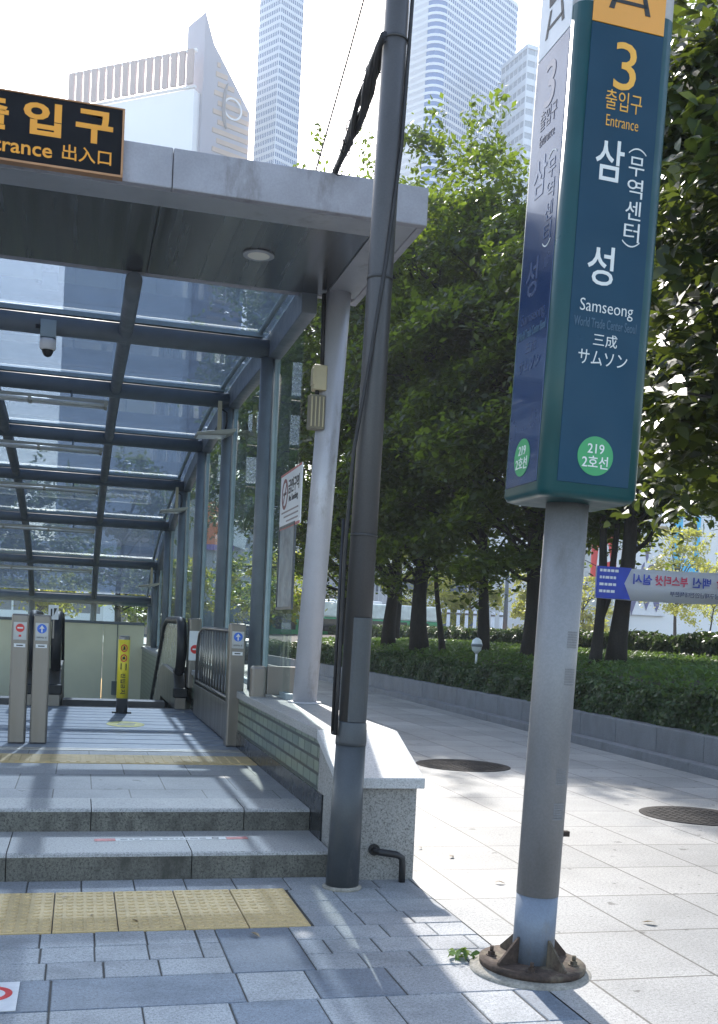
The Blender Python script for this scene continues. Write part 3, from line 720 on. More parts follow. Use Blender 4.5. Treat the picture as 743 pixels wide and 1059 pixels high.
# escalators
def escalator(x0, x1, label, signs=False):
    t = thing('escalator', label, 'escalator', ((x0 + x1) / 2, 15.2, .305))
    hw = (x1 - x0) / 2
    pts = []
    for a in np.linspace(-110, 90, 14): pts.append((.42 + .36 * -math.cos(R(a)) if False else .42 - .36 * math.cos(R(a)), .88 + .38 * math.sin(R(a))))
    pts += [(2.4, 1.26), (2.9, 1.18), (9.5, -2.6)]
    low = [(9.5, -3.3), (2.9, .45), (2.3, .52), (.55, .52)]
    for s in (-1, 1):
        b = MB().prism(pts + low, .05, 'x', s * hw - .025).build('balustrade', M('balustrade_steel', (.46, .47, .45), .22, .85, .1, 2), t)
        MB().tube([(s * hw, y, z) for y, z in pts], .078, 10, flat=(.9, .75)).build('handrail', black, b)
        MB().prism([(-.05, 0), (-.05, .2), (.1, .3), (.35, .5), (2.4, .54), (3, .46), (9.5, -3.3), (9.5, -3.9), (2.6, 0)], .16, 'x', s * hw - .08).build('skirt', steel, b, .01)
        MB().box((s * hw - .1, -.07, .16), (s * hw + .1, .1, .3)).build('handrail_inlet', black, b, .02)
    mb = MB()
    for k in range(20):
        mb.box((-hw + .1, 1.4 + k * .4, -.5 - k * .22), (hw - .1, 1.81 + k * .4, -.05 - k * .22 if k else -.01))
    mb.build('steps', M('step_tread', (.12, .12, .13), .5, .5), t)
    if signs:
        o = MB().box((hw + .09, -.06, .7), (hw + .26, -.05, 1.12)).build('warning_panel', white_paint, t, .004)
        disc(MB(), (hw + .175, -.064, .86), .062, .004).build('stop_symbol', red_film, o)
        MB().box((hw + .14, -.067, .85), (hw + .21, -.062, .87)).build('stop_bar', white_paint, o)
        MB().box((hw + .09, -.05, .3), (hw + .26, .3, 1.3)).build('side_cabinet', steel, t, .02)
    return t
escalator(-.3, 1.42, 'down escalator with black handrails and polished balustrade behind the yellow bollard', True)
escalator(-2.25, -.62, 'second escalator to the left, behind the red marked gate post')

# shutter post with plate above the wall cap
sp = thing('shutter_post', 'short stainless post with square plate where the tiled wall begins', 'post', (1.66, 10.0, .305))
MB().box((-.075, -.06, 0), (.075, .06, .86)).build('post', steel, sp, .03)
MB().box((.08, -.05, .59), (.44, .0, .86)).build('plate', steel, sp, .006)

# step stickers
ss = thing('step_sticker', 'long white and red warning sticker along the lower step tread', 'sticker', (.64, 6.82, .1605))
MB().box((-.37, -.035, 0), (.33, .035, .002)).build('white_strip', M('worn_white', (.55, .55, .54), .6, 0, .12, 12), ss)
MB().box((-.5, -.035, 0), (-.372, .035, .002)).build('red_end', pink_film, ss); MB().box((.332, -.035, 0), (.47, .035, .002)).build('red_end', pink_film, ss)
mb = MB(); xx = -.34
while xx < .2:
    w = random.uniform(.015, .05); mb.box((xx, -.012, .0018), (xx + w, .012, .003)); xx += w + .012
mb.build('print', M('worn_print', (.25, .25, .25), .6), ss)
ringmesh(MB(), (.26, 0, .0018), .016, .024, .0015, 'z').build('print_ring', black_ink, ss)
ss.rotation_euler = (0, 0, R(2.5))
fs = thing('floor_sticker', 'white square sticker with red ring on the pavement at the bottom left corner', 'floor sticker', (-.375, 4.47, .0015))
MB().box((-.19, -.17, 0), (.19, .17, .003)).build('sheet', M('worn_white2', (.6, .6, .6), .6, 0, .12, 12), fs)
ringmesh(MB(), (.08, .03, .0028), .06, .088, .0015, 'z').build('red_ring', red_film, fs)
mb = MB()
for k in range(6): mb.box((-.13 + k * .045, -.14, .0028), (-.1 + k * .045, -.11, .004))
mb.build('print', black_ink, fs)

# ------------------------------------------------------------------ utility pole
up = thing('utility_pole', 'tall dark grey leaning utility pole with collar and access cover beside the steps', 'pole', (1.58, 6.14, 0))
def pax(z): return (.018 * z, 0, z)
MB().tube([(0, 0, -.02), pax(.86)], [.1, .09], 28).build('lower_shaft', pole_paint, up)
MB().tube([pax(.86), pax(.88), pax(.99), pax(1.0)], [.093, .094, .088, .083], 28).build('collar', pole_paint, up)
MB().tube([pax(1.0), pax(3.0), pax(6.5)], [.082, .077, .068], 28).build('upper_shaft', pole_upper, up)
mb = MB(); n = 8
vs = []
for zz in (1.0, 1.62):
    for j in range(n + 1):
        w = R(-125 + 100 * j / n); r = .0865
        vs.append((pax(zz)[0] + r * math.cos(w), r * math.sin(w), zz))
for zz in (1.0, 1.62):
    for j in range(n + 1):
        w = R(-125 + 100 * j / n); r = .078
        vs.append((pax(zz)[0] + r * math.cos(w), r * math.sin(w), zz))
m_ = n + 1
fs_ = [(j, j + 1, m_ + j + 1, m_ + j) for j in range(n)] + [(j, j + 1, 2 * m_ + j + 1, 2 * m_ + j) for j in range(n)] + [(m_ + j, m_ + j + 1, 3 * m_ + j + 1, 3 * m_ + j) for j in range(n)] + [(0, m_, 3 * m_, 2 * m_), (n, m_ + n, 3 * m_ + n, 2 * m_ + n)]
mb.add(vs, fs_); mb.build('access_cover', pole_paint, up, .004)
for z in (2.1, 3.62, 5.02): MB().tube([pax(z), pax(z + .018)], .0855 - .002 * z, 28).build('strap_band', M('band_steel', (.06, .06, .06), .5, .5), up)
cabv = [(-.088, -.03, .92), (-.085, -.03, 1.2), (-.082, -.035, 2.0), (-.06, -.05, 2.6), (.0, -.085, 3.1), (.075, -.085, 3.7), (.145, -.055, 4.4), (.17, -.03, 5.0), (.19, -.02, 5.6), (.2, 0, 6.4)]
MB().tube(cabv, .012, 8).build('cable', black, up)
MB().tube([(-.1, -.0, .93), (-.098, -.0, 1.5), (-.09, .0, 2.2)], .011, 8).tube([(-.088, -.03, .93), (-.1, 0, .93)], .012, 8).build('cable', black, up)
MB().lathe([(.115, -.005), (.12, .008), (.103, .02)], 28).build('grout_collar', concrete, up)
# bundle of cables from the pole to the canopy roof
cbm = MB(); a = Vector((1.6, 6.1, 5.02)); b = Vector((1.64, 7.6, 4.77))
for k in range(9):
    ph = random.uniform(0, 6); pts = []
    for i in range(15):
        t = i / 14; q = a.lerp(b, t); rr = .028 * math.sin(PI * min(t * 1.2 + .1, 1)) + .006
        pts.append(q + Vector((math.cos(ph + t * 9) * rr, 0, math.sin(ph + t * 9) * rr)) + Vector((0, 0, -.05 * math.sin(PI * t))))
    cbm.tube(pts, random.uniform(.012, .02), 7)
for k in range(7):
    t = random.uniform(.1, .85); q = a.lerp(b, t); w = random.uniform(0, 6)
    cbm.tube([q + Vector((math.cos(w + s) * .045, .02 * s, -.03 + math.sin(w + s) * .05)) for s in np.linspace(0, 4.5, 8)], .004, 5)
tag(cbm.build('cable_bundle', black), 'thick tangled black cable bundle from the dark pole down to the canopy roof', 'cables')
wire_mat = M('wire', (.05, .05, .055), .5)
w = MB().tube([(1.62, 6.1, 5.9), (1.57, 6.9, 5.32), (1.52, 7.7, 4.78)], .006, 6)
tag(w.build('overhead_wire', wire_mat), 'single thin wire slanting down to the canopy roof left of the cable bundle', 'wire')

# ------------------------------------------------------------------ subway sign pillar
OX, OY = 2.10, 4.54
sg = thing('subway_sign_pillar', 'teal and blue subway exit pillar sign with number 3 on a grey pole', 'sign pillar', (OX, OY, 0))
yaw = R(14.8); axis = Vector((math.sin(yaw), math.cos(yaw), 0))
sg.rotation_mode = 'QUATERNION'; sg.rotation_quaternion = Quaternion(axis, R(1.55))
MB().tube([(0, 0, .03), (0, 0, .36)], .0965, 32).build('pole_foot', pillar_pole_low, sg)
MB().tube([(0, 0, .36), (0, 0, 2.2)], .098, 32).build('pole', pillar_pole, sg)
# embossed dot grids (braille like pads)
mb = MB()
for zc, w0 in ((1.55, -70), (1.38, -70), (.92, -72), (.76, -72)):
    for i in range(7):
        for j in range(7):
            w = R(w0 - 14 + i * 5.2); z = zc - .035 + j * .0115; r = .098
            cx, cy = r * math.cos(w), r * math.sin(w); s_ = .0032
            mb.add([(cx + math.cos(w) * .0015 - math.sin(w) * q[0] * s_, cy + math.sin(w) * .0015 + math.cos(w) * q[0] * s_, z + q[1] * s_) for q in ((-1, -1), (1, -1), (1, 1), (-1, 1))] + [(cx - math.cos(w) * .002 - math.sin(w) * q[0] * s_ * 1.3, cy - math.sin(w) * .002 + math.cos(w) * q[0] * s_ * 1.3, z + q[1] * s_ * 1.3) for q in ((-1, -1), (1, -1), (1, 1), (-1, 1))],
                   [(0, 1, 2, 3), (0, 1, 5, 4), (1, 2, 6, 5), (2, 3, 7, 6), (3, 0, 4, 7)])
mb.build('dot_pads', M('dot_grey', (.19, .19, .195), .6), sg)
MB().box((.085, -.035, .635), (.125, -.005, .66)).build('bracket', rust, sg, .002)
MB().lathe([(.285, -.03), (.29, .002), (.265, .012), (.24, .02)], 30).build('grout_pad', concrete, sg)
MB().lathe([(.245, .02), (.247, .045), (.1, .047)], 36).build('base_plate', rust, sg)
mb = MB()
for k in range(4):
    w = R(-70 + 90 * k); c, s_ = math.cos(w), math.sin(w)
    pr = [(.09, .046), (.215, .046), (.215, .058), (.1, .165), (.09, .165)]; nrm = (-s_ * .006, c * .006)
    vs = [(r * c + q * nrm[0], r * s_ + q * nrm[1], z) for q in (-1, 1) for r, z in pr]
    mb.add(vs, [(0, 1, 2, 3, 4), (9, 8, 7, 6, 5)] + [(i, (i + 1) % 5, 5 + (i + 1) % 5, 5 + i) for i in range(5)])
for k in range(4):
    w = R(-70 + 90 * k); c, s_ = math.cos(w), math.sin(w)
    o_ = MB(); 
mb.build('gusset_plates', rust, sg)
for k in range(4):
    w = R(-25 + 90 * k); cx, cy = .19 * math.cos(w), .19 * math.sin(w)
    MB().lathe([(.026, .046), (.026, .05)], 14, (cx, cy, 0)).lathe([(.018, .05), (.018, .066)], 6, (cx, cy, 0), False).cyl((cx, cy), .009, .066, .09, 10).build('anchor_bolt', rust, sg)
# sign box
hw = .2375; rc = .06; zb, zt = 2.17, 5.2
def rrect(hw, r, n=7):
    p = []
    for cx, cy, a0 in ((hw - r, hw - r, 0), (-hw + r, hw - r, 90), (-hw + r, -hw + r, 180), (hw - r, -hw + r, 270)):
        for i in range(n): w = R(a0 + 90 * i / (n - 1)); p.append((cx + r * math.cos(w), cy + r * math.sin(w)))
    return p
def rbox(levels, mat, name):
    mb = MB(); vs = []; k = None
    for h_, r_, z in levels:
        p = rrect(h_, r_); k = len(p); vs += [(x, y, z) for x, y in p]
    n = len(levels)
    mb.add(vs, [(i * k + j, i * k + (j + 1) % k, (i + 1) * k + (j + 1) % k, (i + 1) * k + j) for i in range(n - 1) for j in range(k)], True)
    mb.f += [list(range(k))[::-1], list(range((n - 1) * k, n * k))]; mb.s += [False, False]; mb.mi += [0, 0]
    return mb.build(name, mat, sg)
rbox([(hw - .035, .05, zb), (hw - .012, .055, zb + .008), (hw, rc, zb + .03), (hw, rc, 4.3)], teal, 'casing')
rbox([(hw - .001, rc, 4.3), (hw - .001, rc, zt - .02), (hw - .02, .05, zt)], white_paint, 'top_casing')
F = -hw - .004
pa = .172
MB().box((-pa, F, 2.235), (pa, F + .01, 4.213)).build('blue_panel', navy, sg, .002)
MB().box((-pa, F, 4.217), (pa, F + .01, 4.72)).build('orange_panel', amber, sg, .002)
MB().box((-pa, F, 4.724), (pa, F + .01, 5.14)).build('blue_panel', navy, sg, .002)
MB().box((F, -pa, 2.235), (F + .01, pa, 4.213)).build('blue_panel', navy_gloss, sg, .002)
MB().box((F, -pa, 4.217), (F + .01, pa, 4.72)).build('white_panel', white_paint, sg, .002)
MB().box((-F - .01, -pa, 2.235), (-F, pa, 4.213)).box((-pa, -F - .01, 2.235), (pa, -F, 4.213)).build('blue_panel', navy, sg, .002)
def faces(fn):
    fn(lambda u, z: (u, F - .0006, z), (1, 0, 0)); fn(lambda u, z: (F - .0006, -u, z), (0, -1, 0))
amber_reflection = M('amber_letter_reflection', (.1, .085, .11), .2, 0, .1, coat=.25); white_reflection = M('white_letter_reflection', (.07, .095, .17), .2, 0, .1, coat=.25)  # left-face letters: the reflection over them is painted in as dulled colour
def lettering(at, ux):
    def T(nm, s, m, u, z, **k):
        if ux[0] == 0: m = {amber_letter.name: amber_reflection, white_letter.name: white_reflection}.get(m.name, m)
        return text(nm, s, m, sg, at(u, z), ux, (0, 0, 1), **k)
    T('number', '3', amber_letter, .0, 4.05, height=.205, bold=.0)
    T('lettering', '출입구', amber_letter, .005, 3.9, height=.085, width=.175, bold=-.004)
    T('lettering', 'Entrance', amber_letter, .005, 3.81, width=.155, height=.048, bold=-.008)
    T('letter', '삼', white_letter, -.04, 3.64, height=.178, width=.135, bold=.008)
    T('letter', '성', white_letter, -.045, 3.185, height=.17, width=.125, bold=.008)
    for ch, z in zip('무역센터', (3.635, 3.54, 3.445, 3.35)): T('letter', ch, white_letter, .09, z, height=.082, width=.075, bold=.0)
    arc = MB()
    for z, s_ in ((3.715, 1), (3.285, -1)):
        p = [(.09 + q * .042, z - s_ * .022 * q * q) for q in np.linspace(-1, 1, 9)]
        poly = p + [(x, y - s_ * .006) for x, y in p[::-1]]
        vs = [np.array(at(x, y)) for x, y in poly]; nz = np.cross(np.array(ux), (0, 0, 1)) * .0015
        n = len(vs); arc.add([tuple(v) for v in vs] + [tuple(v + nz) for v in vs], [(i, i + 1, n - 2 - i, n - 1 - i) for i in range(8)] + [(n + i, n + i + 1, 2 * n - 2 - i, 2 * n - 1 - i) for i in range(8)])
    arc.build('brackets', white_letter, sg)
    T('lettering', 'Samseong', white_letter, .0, 3.0, width=.255, height=.07, bold=-.008)
    T('lettering', 'World Trade Center Seoul', pale_letter, .0, 2.935, width=.3, height=.042, bold=.004)
    T('lettering', '三成', white_letter, .005, 2.865, width=.115, bold=-.002)
    T('lettering', 'サムソン', white_letter, .0, 2.785, width=.235, height=.062, bold=-.002)
    c = np.array(at(.0, 2.36)); n = 36; uxv = np.array(ux, float); nz = np.cross(uxv, (0, 0, 1)) * .0016
    ring = [c + uxv * (.086 * math.cos(2 * PI * j / n)) + np.array((0, 0, .086 * math.sin(2 * PI * j / n))) for j in range(n)]
    MB().add([tuple(v) for v in ring] + [tuple(v + nz) for v in ring], [list(range(n)), list(range(n, 2 * n))] + [(j, (j + 1) % n, n + (j + 1) % n, n + j) for j in range(n)]).build('line_disc', green_disc, sg)
    nzz = np.cross(uxv, (0, 0, 1)) * .0018
    text('lettering', '219', white_letter, sg, tuple(c + nzz + np.array((0, 0, .032))), ux, (0, 0, 1), height=.042, width=.08, bold=.006)
    text('lettering', '2호선', white_letter, sg, tuple(c + nzz + np.array((0, 0, -.026))), ux, (0, 0, 1), height=.055, width=.125, bold=.008)
    # train front over rails
    def Q(poly, nm, m): 
        vs = [np.array(at(u, z)) for u, z in poly]; k = len(vs)
        MB().add([tuple(v) for v in vs] + [tuple(v + nz) for v in vs], [list(range(k)), list(range(k, 2 * k))] + [(j, (j + 1) % k, k + (j + 1) % k, k + j) for j in range(k)]).build(nm, m, sg)
    Q([(-.075, 4.42), (.075, 4.42), (.085, 4.48), (.085, 4.62), (.05, 4.67), (-.05, 4.67), (-.085, 4.62), (-.085, 4.48)], 'train_symbol', black_ink)
    for s_ in (-1, 1):
        Q([(s_ * .045, 4.4), (s_ * .065, 4.4), (s_ * .1, 4.285), (s_ * .075, 4.285)], 'rail_symbol', black_ink)
    Q([(-.085, 4.315), (.085, 4.315), (.08, 4.33), (-.08, 4.33)], 'rail_symbol', black_ink)
faces(lettering)
# weed by the base
wd = thing('weed', 'small tuft of green weed growing at the left edge of the pillar base', 'weed', (1.83, 4.72, 0))
P = []; Nn = []
for k in range(26):
    w = rng.uniform(0, 2 * PI); r = rng.uniform(.01, .07); P.append((r * math.cos(w), r * math.sin(w), rng.uniform(.01, .05))); Nn.append((math.cos(w) * .6, math.sin(w) * .6, .7))
leafmesh('leaves', np.array(P), np.array(Nn), .055, leaf('weed_leaf', (.1, .2, .04), (.16, .27, .06), (.2, .3, .05), .3), wd, .35, shape=6)

# fallen leaves
lf = leaf('dry_leaf', (.2, .13, .06), (.3, .22, .1), (.2, .15, .05), .2)
for k, (x, y) in enumerate(((.12, 5.62), (-.02, 6.0), (.33, 5.5), (2.6, 6.15), (2.55, 6.9), (3.1, 5.2), (2.42, 7.2), (.9, 5.2))):
    o = leafmesh('fallen_leaf', np.array([(0, 0, .006)]), np.array([(.1 * (k % 3), .1, 1.)]), .05 + .008 * (k % 3), lf, None, .5, None, (x, y, .006), 6)
    tag(o, 'small dry fallen leaf lying on the paving', 'leaf', 'dry leaves lying on the paving')

# manhole covers
for (x, y, r, lb) in ((4.45, 11.8, .56, 'round dark manhole cover in the shaded paving, left of the sign pole'), (5.47, 8.5, .5, 'round brown manhole cover in the sunlit paving at the right edge')):
    mh = thing('manhole_cover', lb, 'manhole cover', (x, y, 0), 0, 'manhole covers in the plaza')
    MB().lathe([(r, -.005), (r, .004), (r - .04, .005)], 40).build('rim', iron, mh)
    mb = MB().lathe([(r - .05, -.004), (r - .05, .004)], 40)
    g = .075; k = int(r / g) + 1
    for i in range(-k, k + 1):
        for j in range(-k, k + 1):
            if math.hypot(i * g, j * g) < r - .09: mb.box((i * g - .026, j * g - .026, .003), (i * g + .026, j * g + .026, .008))
    mb.build('lid', iron, mh)

# ------------------------------------------------------------------ planter, hedges, lawn
pw = thing('planter_wall', 'low granite planter wall with stepped kerb along the right of the walkway', 'planter wall', (7.4, 10, 0))
def bend(y): return 0 if y < 22 else -.006 * (y - 22) ** 1.6
mbw, mbk = MB(), MB(); y = -4.
while y < 44:
    x = 7.4 + bend(y); x2 = 7.4 + bend(y + 1.1)
    def seg(mb, a0, a1, z0, z1, g=.004):
        mb.add([(x + a0 - 7.4, y + g - 10, z0), (x + a1 - 7.4, y + g - 10, z0), (x2 + a1 - 7.4, y + 1.1 - g - 10, z0), (x2 + a0 - 7.4, y + 1.1 - g - 10, z0),
                (x + a0 - 7.4, y + g - 10, z1), (x + a1 - 7.4, y + g - 10, z1), (x2 + a1 - 7.4, y + 1.1 - g - 10, z1), (x2 + a0 - 7.4, y + 1.1 - g - 10, z1)],
               [(0, 3, 2, 1), (4, 5, 6, 7), (0, 1, 5, 4), (1, 2, 6, 5), (2, 3, 7, 6), (3, 0, 4, 7)])
    seg(mbw, .0, .22, -.02, .45); seg(mbk, -.2, -.003, -.02, .12); y += 1.1
mbw.build('wall_blocks', stone_planter, pw, .008); mbk.build('kerb_blocks', stone_planter, pw, .008)

def lawn_z(x, y):
    t = np.clip((x - 7.5) / 2.2, 0, 1); return .42 + .58 * t * t * (3 - 2 * t) + .18 * np.clip((x - 9.7) / 5, 0, 1)
gx = np.linspace(7.3, 15.8, 26); gy = np.linspace(-4, 75, 60)
vs = []; 
for yy in gy:
    for xx in gx: 
        X = xx + bend(min(yy, 44)) * max(0, 1 - (xx - 7.3) / 4); vs.append((X + .1, yy, float(lawn_z(xx, yy))))
fs_ = [(j * 26 + i, j * 26 + i + 1, (j + 1) * 26 + i + 1, (j + 1) * 26 + i) for j in range(59) for i in range(25)]
o = MB().add(vs, fs_, True).build('planter_soil', soil); tag(o, kind='structure')
n = 52000
yy = 8 + 36 * rng.random(n) ** 1.3; xx = 8.2 + 6.6 * rng.random(n)
P = np.stack([xx, yy, lawn_z(xx, yy) + rng.uniform(0, .16, n)], 1); Nn = rng.normal(size=(n, 3)) * .6 + np.array([0, -.2, .7])
tag(leafmesh('ground_cover', P, Nn, .12, leaf_cover, None, .42), 'low leafy ground cover under the trees in the planter', 'ground cover', None, 'stuff')

def hedge(name, label, x0, x1, y0, y1, zfun, zt, nleaf, size, bendy=False):
    t = thing(name, label, 'hedge', (x0, y0, 0))
    n = nleaf; pw_ = 1.5
    yy = y0 + (y1 - y0) * rng.random(n) ** pw_; u = rng.random(n); face = rng.random(n)
    w = x1 - x0
    top = face < .5
    xx = np.where(top, x0 + w * u, x0 + rng.normal(0, .03, n) * 1.)
    h = zt + .06 * np.sin(yy * 1.7) + .05 * np.sin(yy * 4.1 + xx * 3)
    base = zfun(np.full(n, x0 + .1), yy)
    zz = np.where(top, h - .12 * (2 * u - 1) ** 4 + rng.normal(0, .03, n), base + (h - base) * u)
    xx = xx + (np.array([bend(min(v, 44)) for v in yy]) if bendy else 0) + .04 * np.sin(yy * 6 + zz * 9)
    P = np.stack([xx - x0, yy - y0, zz], 1); Nn = np.where(top[:, None], np.array([[0, 0, 1.]]), np.array([[-1., -.2, .3]])) + rng.normal(size=(n, 3)) * .55
    leafmesh('foliage', P, Nn, size, leaf_hedge, t, .55)
    mb = MB(); yk = y0; vs = []
    ks = np.linspace(y0, y1, 30)
    for y_ in ks:
        bx = bend(min(y_, 44)) if bendy else 0
        for a, z in ((.05, .3), (w - .05, .3), (w - .05, zt - .12), (.05, zt - .12)): vs.append((a + bx, y_ - y0, z))
    mb.add(vs, [(i * 4 + j, i * 4 + (j + 1) % 4, i * 4 + 4 + (j + 1) % 4, i * 4 + 4 + j) for i in range(29) for j in range(4)] + [(0, 1, 2, 3), (116, 117, 118, 119)])
    mb.build('dark_core', M('hedge_core', (.014, .022, .01), .9), t)  # solid near-black core added to stand for the shaded inside of the hedge
    return t
hedge('clipped_hedge', 'clipped dark green hedge growing along the granite planter wall', 7.62, 8.5, 7.5, 44, lawn_z, .87, 95000, .075, True)
hedge('boundary_hedge', 'taller shaded hedge behind the tree trunks at the street side', 14.6, 15.5, 14, 72, lawn_z, 1.72, 40000, .14)

# garden lamp spike
gl = thing('garden_light', 'small white bulb shaped garden light on a spike in the planter lawn', 'garden light', (8.6, 22.3, .85))
MB().tube([(0, 0, 0), (0, 0, .3)], .025, 10).build('spike', white_paint, gl)
MB().lathe([(.03, .28), (.1, .36), (.125, .48), (.1, .58), (.03, .64)], 18).build('globe', M('opal', (.7, .74, .76), .35), gl)
MB().lathe([(.128, .44), (.13, .5)], 18).build('band', frame_grey, gl)

# ------------------------------------------------------------------ trees
def tree(name, label, loc, H, Rr, zb, tr, seed, group, mat=leaf_tree, nspray=160, per=340, lsize=.17, lean=(0, 0), fork=False, squash=1., trunk_to=.55, off=(0, 0), ysq=1.):
    rs = np.random.default_rng(seed); t = thing(name, label, 'tree', loc, 0, group)
    mb = MB()
    top = H * trunk_to + zb * .2
    def path(z): return Vector((lean[0] * z + .08 * math.sin(z * 1.1 + seed), lean[1] * z + .07 * math.sin(z * .9 + seed * 2), z))
    zs = np.linspace(-.15, top, 11)
    mb.tube([path(z) for z in zs], [tr * (1.35 if i == 0 else 1.12 if i == 1 else 1) * (1 - .6 * max(0, z) / top) for i, z in enumerate(zs)], 12)
    if fork:
        mb.tube([path(.9), path(1.4) + Vector((.16, 0, 0)), path(2.6) + Vector((.32, .05, 0)), path(top) + Vector((.5, .1, 0))], [tr * .7, tr * .62, tr * .5, tr * .25], 10)
    zc = (zb + H) / 2; hz = (H - zb) / 2
    cen = np.array([lean[0] * zc + off[0], lean[1] * zc + off[1], zc])
    lob = rs.normal(size=(7, 3)); lob /= np.linalg.norm(lob, axis=1, keepdims=True)
    P, Nn = [], []; ends = []
    for k in range(nspray):
        d = rs.normal(size=3); d /= np.linalg.norm(d)
        bump = 1 + .22 * max(0, (lob @ d).max()) ** 3 - .12 * rs.random()
        rr = bump * (rs.uniform(.35, 1.) ** .55)
        c = cen + d * np.array([Rr, Rr * ysq, hz * squash]) * rr
        ends.append(c)
        nrm = np.array([d[0] * .5, d[1] * .5, 1.]) + rs.normal(size=3) * .22; nrm /= np.linalg.norm(nrm)
        a = np.cross(nrm, [0, 1, .1]); a /= np.linalg.norm(a); b = np.cross(nrm, a)
        n = int(per * rs.uniform(.6, 1.3)); sr = Rr * rs.uniform(.2, .36)
        q = rs.normal(size=(n, 2)) * .5; rad = np.hypot(q[:, 0], q[:, 1])
        pts = c + (a * q[:, :1] + b * q[:, 1:]) * sr + nrm * (rs.normal(size=(n, 1)) * .13 - .16 * rad[:, None] ** 2 * sr)
        if k % 5 == 0 and d[2] > -.1:      # feathery shoots sticking out of the crown
            ax = np.array([d[0], d[1], .9 + abs(d[2])]); ax /= np.linalg.norm(ax); n = n // 3
            tt = rs.random((n, 1)) ** 1.3 * Rr * .42
            pts = c + ax * (tt - .1) + rs.normal(size=(n, 3)) * (.16 - .025 * tt)
            nrm = nrm * .5
        P.append(pts); Nn.append(np.tile(nrm, (len(pts), 1)) + rs.normal(size=(len(pts), 3)) * .55)
    leafmesh('crown', np.concatenate(P), np.concatenate(Nn), lsize, mat, t, .55, rs)
    for c in ends[::3]:
        z0 = float(np.clip(c[2] - rs.uniform(.25, .6) * Rr, max(zb * .75, 1.8), top)); s = path(z0); e = Vector(c)
        mid = s.lerp(e, .5) + Vector((0, 0, .25 * (e - s).length * .4))
        mb.tube([s, s.lerp(mid, .5) + Vector(rs.normal(size=3) * .06), mid, e], [tr * .34, tr * .26, tr * .18, tr * .05], 6)
    mb.build('trunk', bark, t)
    return t
G1 = 'trees along the planter'
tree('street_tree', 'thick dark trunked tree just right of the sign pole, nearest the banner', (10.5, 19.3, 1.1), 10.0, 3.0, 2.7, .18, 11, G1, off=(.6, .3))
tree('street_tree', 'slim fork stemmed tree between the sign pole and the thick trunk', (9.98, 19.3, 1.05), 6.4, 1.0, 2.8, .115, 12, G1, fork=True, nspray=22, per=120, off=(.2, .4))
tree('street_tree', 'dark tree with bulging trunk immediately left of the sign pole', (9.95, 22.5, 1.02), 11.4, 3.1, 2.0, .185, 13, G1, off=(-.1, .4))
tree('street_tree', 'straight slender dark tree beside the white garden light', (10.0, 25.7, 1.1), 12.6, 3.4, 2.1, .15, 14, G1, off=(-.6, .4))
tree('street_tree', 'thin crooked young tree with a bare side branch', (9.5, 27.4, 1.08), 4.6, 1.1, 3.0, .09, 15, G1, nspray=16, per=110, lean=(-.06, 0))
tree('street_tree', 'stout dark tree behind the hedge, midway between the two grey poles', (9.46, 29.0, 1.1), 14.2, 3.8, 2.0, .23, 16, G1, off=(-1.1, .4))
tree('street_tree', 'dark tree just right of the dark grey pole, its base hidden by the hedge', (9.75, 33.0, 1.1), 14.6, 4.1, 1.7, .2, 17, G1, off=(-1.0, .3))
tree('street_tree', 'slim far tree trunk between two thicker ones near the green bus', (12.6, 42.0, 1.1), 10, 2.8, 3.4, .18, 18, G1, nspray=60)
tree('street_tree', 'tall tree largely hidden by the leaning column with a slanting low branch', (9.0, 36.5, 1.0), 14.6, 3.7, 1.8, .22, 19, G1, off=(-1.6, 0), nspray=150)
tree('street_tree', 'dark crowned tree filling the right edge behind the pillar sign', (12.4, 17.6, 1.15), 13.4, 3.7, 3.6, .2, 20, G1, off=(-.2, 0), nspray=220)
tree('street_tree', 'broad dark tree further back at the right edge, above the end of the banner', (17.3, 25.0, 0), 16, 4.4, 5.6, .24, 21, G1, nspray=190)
# near broad leaved tree reaching in from the right
nt_ = thing('broad_leaf_tree', 'near tree with large drooping leaves hanging in at the upper right corner', 'tree', (7.9, 6.6, .5))
rs = np.random.default_rng(5); P, Nn, tips = [], [], []
for k in range(270):
    c = np.array([rs.uniform(3.75, 6.6), rs.uniform(5.2, 8.0), rs.uniform(3.1, 6.4)])
    lim = .575 + .03 * math.sin(c[2] * 3) + .02 * rs.normal()
    if c[0] / c[1] < lim: c[0] = c[1] * (lim + .25 * rs.random())
    if c[2] < 3.5 and c[0] / c[1] > .68: c[2] += .6
    tips.append(c); n = 75
    ax = np.array([-.75, rs.uniform(-.6, .4), -.35]); ax /= np.linalg.norm(ax)
    u = rs.random((n, 1)) * .55; side = rs.normal(size=(n, 3)) * .075
    P.append(c + ax * u + side); Nn.append(np.array([-.45, -.25, .75]) + rs.normal(size=(n, 3)) * .4)
for k in range(190):
    c = np.array([0, rs.uniform(7.4, 9.6), rs.uniform(2.9, 7.4)]); c[0] = c[1] * rs.uniform(.585, .8); n = 70
    if c[2] < 3.6 and c[0] / c[1] > .66: c[2] += .8
    tips.append(c); P.append(c + rs.normal(size=(n, 3)) * np.array([.28, .25, .22])); Nn.append(np.array([-.35, -.3, .75]) + rs.normal(size=(n, 3)) * .45)
P = np.concatenate(P) - np.array([7.9, 6.6, .5]); leafmesh('crown', P, np.concatenate(Nn), .15, leaf_near, nt_, .5, rs, shape=6)
mb = MB().tube([(0, 0, -.1), (-.05, 0, 1.2), (-.15, .05, 2.4), (-.5, .1, 3.6), (-1.1, .1, 5.0)], [.2, .16, .14, .11, .05], 12)
for c in tips[::4]:
    e = Vector(c) - Vector((7.9, 6.6, .5)); s = Vector((-.3, .05, min(max(e.z - .4, 2.2), 4)))
    mb.tube([s, s.lerp(e, .5) + Vector((0, 0, .15)), e], [.04, .025, .008], 6)
